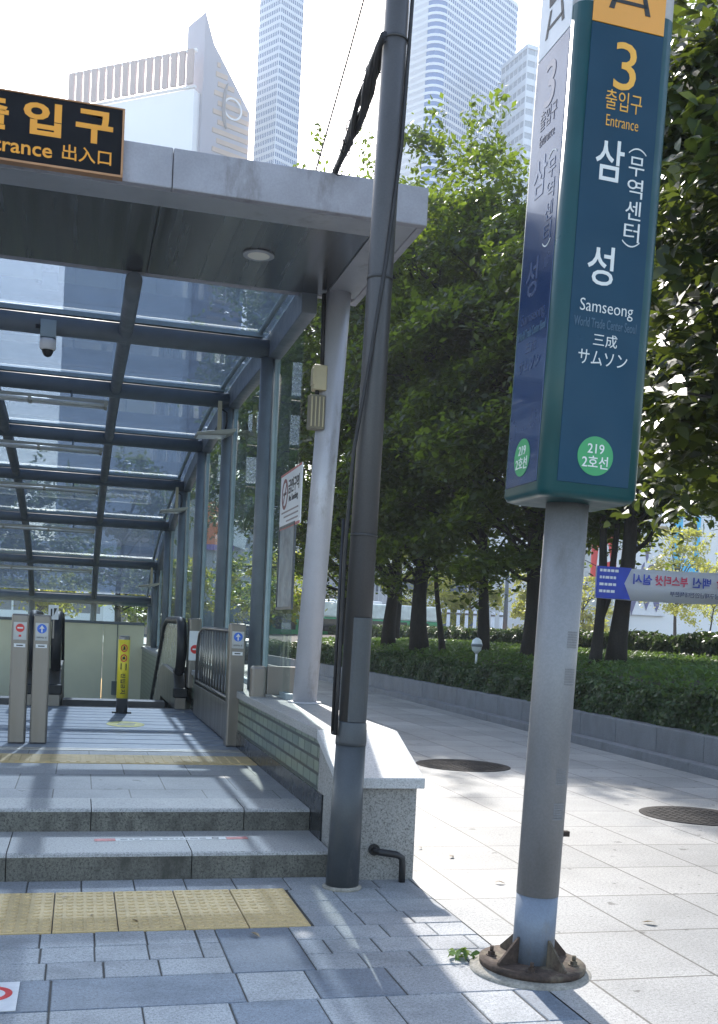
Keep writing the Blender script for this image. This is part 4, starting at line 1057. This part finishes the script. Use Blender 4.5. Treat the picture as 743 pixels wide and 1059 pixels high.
mb.build('trunk', bark, nt_)
# lit trees across the street and behind the canopy
G2 = 'sunlit trees across the street'
for i, (x, y, H, Rr, zb, lb, mt) in enumerate((
    (24, 75, 8.5, 2.6, 2.0, 'yellow green street tree far behind the stout trunk, left one', leaf_warm), (28.5, 76, 7.6, 2.4, 2.0, 'yellow green street tree seen above the white cars', leaf_warm),
    (33, 74, 6.6, 2.2, 1.8, 'round yellow tree near the lamp post across the street', leaf_warm), (38, 76, 6.4, 2.4, 1.6, 'far yellow tree glimpsed left of the sign pole', leaf_warm),
    (42.5, 70, 10.5, 3.0, 2.2, 'orange tinted tree behind the fork stemmed tree', leaf_warm), (49, 72, 8.3, 3.4, 3.0, 'broad pale olive tree above the banner at the right edge', leaf_warm),
    (1.6, 46, 8.6, 3.2, 2.2, 'dark green tree seen through the right bay of the glass roof', leaf_tree), (-3.4, 44, 7.6, 3.0, 2.4, 'dark tree seen low through the left bays of the glass roof', leaf_tree),
    (4.4, 60, 5.2, 2.6, 1.4, 'bright yellow green tree seen through the lowest roof pane', leaf_warm), (-2.2, 58, 5.4, 2.8, 1.6, 'yellow tree behind the left end of the canopy', leaf_warm), (10.5, 62, 6.0, 2.6, 1.5, 'yellow tree seen between the glass wall posts', leaf_warm))):
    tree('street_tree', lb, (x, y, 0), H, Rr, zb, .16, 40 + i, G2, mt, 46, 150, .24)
yt = tree('young_tree', 'thin bare stemmed young tree in the street median below the banner', (32.5, 50, 0), 5.2, .9, 3.2, .07, 60, None, leaf_warm, 10, 30, .16)
hedge('median_hedge', 'sunlit yellow green shrubs in the street median below the banner', 26.5, 28.5, 40, 62, lambda x, y: x * 0, 1.75, 9000, .2)

# ------------------------------------------------------------------ banner between trees
bn = thing('street_banner', 'white vaccine banner with blue end and mirrored lettering seen from behind', 'banner', (9.35, 18.25, 2.65), R(4))
Lb = 3.4; mb = MB(); n = 14; vs = []
def sag(x): return -.03 * math.sin(PI * x / Lb)
for q in (0, .006):
    for i in range(n + 1):
        x = Lb * i / n; yv = .03 * math.sin(x * 3.1)
        vs += [(x, yv + q, -.3 + sag(x) + .03 * x / Lb), (x, yv + q, .3 + sag(x) + .06 * x / Lb)]
k = 2 * (n + 1)
fs_ = [(2 * i, 2 * i + 2, 2 * i + 3, 2 * i + 1) for i in range(n)] + [(k + 2 * i, k + 2 * i + 2, k + 2 * i + 3, k + 2 * i + 1) for i in range(n)] + [(2 * i, 2 * i + 2, k + 2 * i + 2, k + 2 * i) for i in range(n)] + [(2 * i + 1, 2 * i + 3, k + 2 * i + 3, k + 2 * i + 1) for i in range(n)]
cloth = glass('banner_cloth', (.0, .0, .0), .0); 
m_, nt, out = nodes_of('banner_fabric'); df = N(nt, 'ShaderNodeBsdfDiffuse'); df.inputs[0].default_value = (.8, .81, .86, 1); tl_ = N(nt, 'ShaderNodeBsdfTranslucent'); tl_.inputs[0].default_value = (.8, .81, .88, 1)
mx = N(nt, 'ShaderNodeMixShader'); mx.inputs[0].default_value = .55; L(nt, df.outputs[0], mx.inputs[1]); L(nt, tl_.outputs[0], mx.inputs[2]); L(nt, mx.outputs[0], out.inputs[0])
mb.add(vs, fs_, True).build('cloth', m_, bn)
royal = M('royal_blue', (.02, .05, .4), .6)
mb = MB(); mb.add([(.0, -.045, -.3), (.75, -.045, -.3), (.6, -.045, 0), (.75, -.045, .3), (.0, -.045, .3)] + [(.0, -.04, -.3), (.75, -.04, -.3), (.6, -.04, 0), (.75, -.04, .3), (.0, -.04, .3)], [(0, 1, 2, 3, 4), (5, 6, 7, 8, 9)] + [(i, (i + 1) % 5, 5 + (i + 1) % 5, 5 + i) for i in range(5)])
mb.build('blue_end', royal, bn)
rng2 = random.Random(3); mb = MB()
for r_ in range(4):
    xx = .06
    while xx < .4:
        w = rng2.uniform(.04, .09); mb.box((xx, -.049, .2 - r_ * .13), (xx + w, -.0455, .25 - r_ * .13)); xx += w + .02
mb.build('small_print', white_paint, bn)
bred = M('banner_red', (.6, .03, .1), .6)
for s, m, x, w in (('실시', royal, 1.0, .42), ('부스터샷', bred, 1.65, .74), ('백신', royal, 2.34, .42), ('상', bred, 2.78, .2), ('대', bred, 3.05, .2)):
    text('lettering', s, m, bn, (x, -.046, .1), height=.2, width=w, bold=.025, mirror=True)
text('lettering', '강남구재난안전대책본부', M('print_navy', (.05, .06, .15), .6), bn, (2.25, -.046, -.14), height=.1, width=1.25, bold=.01, mirror=True)
rope = MB().tube([(0, 0, .3), (-.35, -.1, .4)], .008, 5).tube([(0, 0, -.3), (-.3, -.1, -.4)], .008, 5).tube([(Lb, 0, .3), (Lb + .8, .1, .5)], .008, 5)
rope.build('ropes', wire_mat, bn)
# ------------------------------------------------------------------ street, vehicles
struct('road_markings', MB().add([(x0, y0, .0) for x0, y0 in ((16.5, 20), (16.7, 20), (16.7, 140), (16.5, 140))], [(0, 1, 2, 3)]), white_paint)
struct('pavement', MB().box((-60, 64, -.02), (120, 68, .13)).box((-60, 68.0, -.02), (120, 88, .14)), M('pavement_concrete', (.4, .4, .39), .8, 0, .15, 1), bevel=.02)
car_glass = M('car_glass', (.02, .025, .03), .08, 0, .1); tyre = M('tyre', (.02, .02, .02), .8); rim_m = M('wheel_rim', (.45, .45, .46), .3, .8)
def wheel(t, x, y, r):
    w = MB().tube([(x, y - .1, r), (x, y + .1, r)], r, 20).build('wheel', tyre, t)
    MB().tube([(x, y - .112, r), (x, y + .112, r)], r * .6, 16).build('rim', rim_m, w)
def car(label, loc, rz, paint, cat='car', name='parked_car', s=1., tall=0.):
    t = thing(name, label, cat, loc, rz)
    h = 1.45 + tall
    prof = [(-2.15, .35), (-2.2, .75), (-2.05, .9), (-1.25, 1.0), (-.55, h - .04), (.0, h), (1.1, h - .03), (1.85, 1.02), (2.15, .95), (2.2, .4)]
    MB().prism(prof, 1.7, 'y', -.85).build('body', paint, t, .08)
    MB().prism([(-1.1, 1.02), (-.55, h - .12), (-.02, h - .08), (-.02, 1.0)], 1.716, 'y', -.858).prism([(.06, 1.0), (.06, h - .08), (1.05, h - .11), (1.6, 1.02)], 1.716, 'y', -.858).build('side_window', car_glass, t)
    MB().add([(-1.27, -.7, 1.03), (-1.27, .7, 1.03), (-.6, .62, h - .05), (-.6, -.62, h - .05), (-1.23, -.7, .99), (-1.23, .7, .99), (-.56, .62, h - .09), (-.56, -.62, h - .09)], [(0, 1, 2, 3), (4, 5, 6, 7), (0, 1, 5, 4), (2, 3, 7, 6), (1, 2, 6, 5), (3, 0, 4, 7)]).build('windscreen', car_glass, t)
    for y in (-.6, .6): MB().box((-2.225, y - .2, .68), (-2.1, y + .2, .82)).build('headlight', white_paint, t, .03)
    for y in (-.62, .62): MB().box((2.1, y - .18, .72), (2.225, y + .18, .88)).build('tail_light', red_film, t, .02)
    for x in (-1.35, 1.35):
        for y in (-.78, .78): wheel(t, x, y, .33)
    t.scale = (s, s, s); return t
car('orange taxi car passing behind the hedge near the slender trunk', (24.3, 60, .0), R(4), M('taxi_orange', (.75, .25, .03), .3, 0, .03, coat=.6), tall=.1)
car('white van like car stopped in the street left of the sign pole', (27.6, 58, .0), R(3), M('car_white', (.75, .76, .77), .25, 0, .03, coat=.6), tall=.35)
car('white hatchback car in the street below the banner', (33.5, 57, .0), R(2), M('car_white', (.7, .7, .7), .3), tall=.2)
car('silver car seen below the right end of the banner', (40.5, 60, .0), R(-3), M('car_silver', (.5, .5, .52), .3, .5), tall=.15)
car('dark grey car seen through the glass wall between two posts', (6.4, 44, .0), R(80), M('car_grey', (.15, .16, .17), .3, .3), tall=.1)
bus = thing('city_bus', 'green city bus with pale roof passing behind the hedge beside the dark pole', 'bus', (16.2, 64, .02), R(3))
MB().box((-5.4, -1.25, .35), (5.4, 1.25, 2.2)).build('lower_body', M('bus_green', (.01, .25, .09), .35, 0, .03, coat=.4), bus, .08)
MB().box((-5.38, -1.24, 2.2), (5.38, 1.24, 3.15)).build('upper_body', M('bus_pale', (.65, .7, .66), .35), bus, .1)
mb = MB()
for k in range(7): mb.box((-5.0 + k * 1.42, -1.262, 1.35), (-3.75 + k * 1.42, -1.245, 2.1))
mb.build('side_windows', car_glass, bus)
MB().box((-5.42, -1.0, 1.3), (-5.39, 1.0, 2.9)).build('windscreen', car_glass, bus); MB().box((-1.5, -.8, 3.14), (1.8, .8, 3.32)).build('roof_unit', white_paint, bus, .05)
for x in (-3.4, 3.2): wheel(bus, x, -1.15, .48); wheel(bus, x, 1.15, .48)
lp = thing('lamp_post', 'thin grey lamp post across the street between two trunks', 'lamp post', (25.1, 60.5, 0))
MB().tube([(0, 0, 0), (0, 0, 9)], [.16, .08], 12).build('shaft', frame_grey, lp); MB().tube([(0, 0, 8.9), (-.8, 0, 9.3), (-2, 0, 9.4)], .05, 8).build('arm', frame_grey, lp); MB().box((-2.7, -.15, 9.3), (-1.9, .15, 9.45)).build('lamp_head', frame_light, lp, .03)
proto = None
for k in range(9):
    if proto is None:
        proto = thing('street_bollard', 'slim white bollard in the row along the far pavement', 'bollard', (0, 0, 0), 0, 'white bollards along the far pavement')
        MB().tube([(0, 0, 0), (0, 0, 3.0)], [.13, .11], 10).build('post', white_paint, proto); MB().lathe([(.15, 2.7), (.15, 2.82)], 12).build('band', steel, proto); o = proto
    else: o = copy_tree(proto)
    o.location = (22.2 + k * .62, 66 + .1 * (k % 3), .13)

# ------------------------------------------------------------------ buildings
tower_glass = M('tower_glass', (.07, .17, .36), .12, .35, .2, .03)
tower_white = M('tower_white', (.75, .76, .78), .4, .2, .05, .05)
pale_wall = M('pale_wall', (.82, .82, .81), .7, 0, .06, .1)
def tower(name, label, c, w, d, H, rz, nfl, nv, bw=.35, gl_=tower_glass, wh=tower_white, rnd=0., cat='tower', vert=True):
    t = thing(name, label, cat, (c[0], c[1], 0), rz)
    def foot(e):
        if not rnd: return [(-w / 2 - e, -d / 2 - e), (w / 2 + e, -d / 2 - e), (w / 2 + e, d / 2 + e), (-w / 2 - e, d / 2 + e)]
        p = []
        for cx, cy, a0 in ((w/2-rnd, d/2-rnd, 0), (-w/2+rnd, d/2-rnd, 90), (-w/2+rnd, -d/2+rnd, 180), (w/2-rnd, -d/2+rnd, 270)):
            for i in range(6): a = R(a0 + 18 * i); p.append((cx + (rnd + e) * math.cos(a), cy + (rnd + e) * math.sin(a)))
        return p
    MB().prism(foot(0), H, 'z', 0).build('glass_wall', gl_, t)
    mb = MB(); fh = H / nfl
    for i in range(nfl): mb.prism(foot(.12), fh * bw, 'z', i * fh + .05)
    mb.build('floor_bands', wh, t)
    if vert:
        mb = MB()
        for i in range(nv + 1):
            x = -w / 2 + rnd + (w - 2 * rnd) * i / nv; mb.box((x - .09, -d / 2 - .2, 0), (x + .09, -d / 2 + .05, H))
            y = -d / 2 + rnd + (d - 2 * rnd) * i / nv; mb.box((-w / 2 - .2, y - .09, 0), (-w / 2 + .05, y + .09, H)); mb.box((w / 2 - .05, y - .09, 0), (w / 2 + .2, y + .09, H))
        mb.build('mullions', wh, t)
    MB().prism(foot(.25), 1.2, 'z', H).build('parapet', wh, t)
    return t
S = 2.0
tower('office_tower', 'slim pale blue glass tower with fine grid rising behind the canopy', (49.2, 305), 8.6, 8.6, 193, R(33), 92, 12, .4)
tower('office_tower', 'wide blue glass tower with rounded corner behind the tree tops', (106, 318), 42, 20, 200, R(33), 96, 34, .38, rnd=4)
tower('office_tower', 'white banded office tower partly hidden by the pillar sign', (126, 300), 16, 14, 172, R(10), 50, 6, .5, M('tower_grey_glass', (.4, .42, .45), .3, .2), rnd=0)
# slanted top building with emblem
sl_ = thing('slanted_tower', 'pale tower with slanted roof, beige stripes and round emblem', 'tower', (27.6, 302, 0), R(24))
MB().prism([(0, 0), (15.5, 0), (15.5, 148), (3, 163), (0, 170.5)], 10, 'y', 0).build('concrete_wall', M('lavender_concrete', (.3, .3, .36), .7, 0, .06, .1), sl_)
mb = MB(); z = 40
while z < 158:
    xa = 4.2 + .8 * math.sin(z * 1.3); xe = 15.2 if z < 146 else 15.2 - (z - 146) * .9
    mb.box((xa, -.25, z), (xe, .05, z + 1.3)); z += 2.6
mb.build('stripe_panels', M('beige_panel', (.42, .3, .22), .7, 0, .08, .2), sl_)
mb = MB(); mb.tube([(6.6 + 1.9 * (1 - math.cos(a)) , -.5, 147 + 7 * math.sin(a)) for a in np.linspace(-1.1, 1.2, 10)], [.25, .4, .5, .55, .55, .5, .45, .4, .3, .2], 8)
mb.build('emblem_arc', M('emblem_dark', (.12, .12, .14), .5), sl_); ringmesh(MB(), (9.6, -.5, 147), 2.6, 3.1, .3).build('emblem_ring', white_paint, sl_)
MB().box((12.5, -.2, 40), (15.6, .0, 112)).build('glass_bay', tower_glass, sl_)
tower('office_tower', 'narrow blue lattice tower tucked left of the slanted tower', (24.3, 320), 5, 5, 136, R(24), 45, 5, .35)
# building with a striped crown
cr = thing('crowned_building', 'white building with a beige louvre crown above the signboard', 'building', (25.0, 300, 0), R(180 - 38))
CL = 43
MB().box((.5, -18, 0), (CL - .5, -.8, 148.6)).build('white_wall', M('bright_wall', (.93, .93, .93), .4, 0, .02, .1), cr)
mb = MB()
for k in range(16): 
    xa = k * CL / 16; mb.box((xa + .42, -.3, 149.6), (xa + CL / 16 - .42, .5, 158.9))
mb.build('louvre_panels', M('louvre_beige', (.42, .31, .27), .6, 0, .05, .2), cr)
MB().box((0, -1.2, 158.7), (CL, -.35, 159.4)).box((0, -1.2, 148.8), (CL, -.35, 149.4)).build('louvre_frame', pale_wall, cr)
# lower buildings across the street
tower('office_block', 'grey white office block with window bands behind the planter trees', (48, 128), 26, 16, 20, R(0), 5, 8, .55, M('block_glass', (.1, .13, .17), .2), pale_wall, cat='building')
tower('office_block', 'plain grey block between trunks, left of the banded office block', (30, 132), 9, 12, 17, R(0), 3, 2, .8, M('block_glass', (.1, .13, .17), .2), M('block_grey', (.4, .41, .44), .7, 0, .05, .1), cat='building', vert=False)
tower('office_block', 'beige brick block seen low through the roof glass', (8.5, 118), 9, 10, 9.6, R(0), 3, 5, .6, M('block_glass', (.1, .13, .17), .2), M('beige_brick', (.5, .4, .33), .8, 0, .1, .3), cat='building')
tower('office_block', 'long low white block behind the left end of the canopy', (-9, 112), 22, 10, 7.5, R(0), 2, 8, .5, M('block_glass', (.1, .13, .17), .2), pale_wall, cat='building')
# billboard building seen through the glass wall
ad = thing('billboard_building', 'grey building carrying a large orange and white billboard, seen between glass wall posts', 'building', (14, 98, 0))
MB().box((-6, 0, 0), (6, 10, 15)).build('wall', M('block_grey', (.4, .41, .44), .7), ad)
b_ = MB().box((-3.2, -.5, 8.2), (-.6, -.05, 12.6)).build('billboard', M('billboard_orange', (.75, .2, .06), .5, 0, .15, .5), ad)
MB().prism([(-1.5, 9), (.4, 8.4), (.8, 10.4), (.0, 9.8), (-.8, 11.6)], .1, 'y', -.58).build('billboard_shape', white_paint, b_); MB().box((-3.2, -.57, 8.2), (-.6, -.5, 8.7)).build('billboard_strip', M('billboard_violet', (.25, .15, .45), .5), b_)
MB().box((-5, -.06, 1), (5, .02, 3.5)).build('shop_window', M('block_glass', (.1, .13, .17), .2), ad)
# media building on the right
md = thing('media_building', 'white building with graphic banners and a cyan panel behind the banner', 'building', (52, 104, 0))
MB().box((-6, 0, 0), (26, 14, 16.5)).build('wall', pale_wall, md)
MB().box((-1.3, -.5, 2), (3.2, -.02, 13)).build('grey_bay', M('block_grey2', (.45, .46, .45), .7), md)
g = MB().box((4.2, -.4, 4.5), (9.6, -.02, 15.5)).build('graphic_panel', white_paint, md)
mb = MB(); r3 = random.Random(9)
for k in range(16):
    x = r3.uniform(4.6, 9.0); z = r3.uniform(5.4, 14.5); a = r3.uniform(.2, .7); b = r3.uniform(.4, 1.6)
    mb.prism([(x - a, z), (x, z - b), (x + a * .8, z - b * .3), (x + a * .5, z + b), (x - a * .6, z + b * .7)], .05, 'y', -.46 - .002 * k)
mb.build('graphic_shapes', M('graphic_ink', (.1, .1, .22), .6), g)
cy_ = M('cyan_panel', (.02, .45, .75), .4)
mb = MB().box((10.4, -.4, 9.6), (11.2, -.02, 15.6)).box((13.0, -.4, 9.6), (13.4, -.02, 15.6)).prism([(10.4, 9.6), (10.4, 8.2), (11.0, 7.4), (12.8, 7.4), (13.4, 8.2), (13.4, 10.2), (12, 10.9), (11.2, 10.4)], .38, 'y', -.4)
mb.build('cyan_panel', cy_, md)
MB().box((4.2, -.6, 3.8), (5.2, -.42, 9)).build('blue_strip', M('light_blue_panel', (.15, .45, .8), .5), md)
MB().prism([(4, 17.8), (17, 16.9), (17, 18.2), (10.5, 20.6)], 8, 'y', 0).build('roof', M('dark_roof', (.12, .13, .15), .5), md)
MB().box((14, -.3, 9.2), (26, -.02, 10.2)).box((14, -.3, 6), (26, -.02, 6.6)).build('dark_band', M('block_glass', (.1, .13, .17), .2), md)
rd = thing('red_billboard', 'red hanging advertisement glimpsed behind the fork stemmed tree', 'billboard', (36.9, 71, 0))
MB().box((-.9, 0, 6.2), (1.1, .15, 10.6)).build('panel', red_film, rd); MB().prism([(-.5, 7), (.6, 7.4), (.3, 8.8), (-.4, 8.4)], .02, 'y', -.02).prism([(-.3, 9), (.8, 9.2), (.5, 10.2)], .02, 'y', -.02).build('panel_shapes', white_paint, rd); MB().tube([(.1, .1, 0), (.1, .1, 6.3)], .1, 10).build('post', frame_grey, rd)

# ------------------------------------------------------------------ haze
m_, nt, out = nodes_of('haze_air'); pv_ = nt.nodes.new('ShaderNodeVolumePrincipled')
pv_.inputs['Color'].default_value = (.93, .96, 1, 1); pv_.inputs['Density'].default_value = HAZE; pv_.inputs['Anisotropy'].default_value = .05
nt.links.new(pv_.outputs[0], out.inputs['Volume'])
tag(MB().box((-960, -360, -7), (960, 960, 215)).build('haze', m_), kind='stuff')

# ------------------------------------------------------------------ light, sky, camera
sc_ = bpy.context.scene
world = bpy.data.worlds.new('World'); sc_.world = world; world.use_nodes = True
nt = world.node_tree; nt.nodes.clear()
wo = nt.nodes.new('ShaderNodeOutputWorld'); bg = nt.nodes.new('ShaderNodeBackground'); sky = nt.nodes.new('ShaderNodeTexSky')
sky.sky_type = 'NISHITA'; sky.sun_disc = False; sky.sun_elevation = SUN_EL; sky.sun_rotation = SUN_AZ
sky.air_density = 1.2; sky.dust_density = 1.5; sky.ozone_density = 1.0
bg.inputs[1].default_value = .15
nt.links.new(sky.outputs[0], bg.inputs[0]); nt.links.new(bg.outputs[0], wo.inputs[0])
su = bpy.data.lights.new('sun', 'SUN'); su.energy = 3.3; su.angle = R(.55); su.color = (1, .95, .88)
so = bpy.data.objects.new('sun', su); C.objects.link(so)
d = Vector((math.sin(SUN_AZ) * math.cos(SUN_EL), math.cos(SUN_AZ) * math.cos(SUN_EL), math.sin(SUN_EL)))
so.rotation_euler = (-d).to_track_quat('-Z', 'Y').to_euler(); so.location = (20, 20, 60)

cam = bpy.data.cameras.new('camera'); co = bpy.data.objects.new('camera', cam); C.objects.link(co)
roll, pitch = R(2.6), R(-1.5)
fw = Vector((math.sin(yaw) * math.cos(pitch), math.cos(yaw) * math.cos(pitch), math.sin(pitch)))
r0 = Vector((math.cos(yaw), -math.sin(yaw), 0)); u0 = r0.cross(fw)
r = r0 * math.cos(roll) + u0 * math.sin(roll); u = r.cross(fw)
co.matrix_world = Matrix(((r.x, u.x, -fw.x, 0), (r.y, u.y, -fw.y, 0), (r.z, u.z, -fw.z, 1.55), (0, 0, 0, 1)))
cam.sensor_fit = 'HORIZONTAL'; cam.sensor_width = 36; cam.lens = 36 * 1100 / 743; cam.shift_y = (680 - 529.5) / 743
cam.clip_start = .05; cam.clip_end = 3000
sc_.camera = co
sc_.view_settings.view_transform = 'Standard'; sc_.view_settings.look = 'None'; sc_.view_settings.gamma = 1
sc_.view_settings.exposure = 1.62
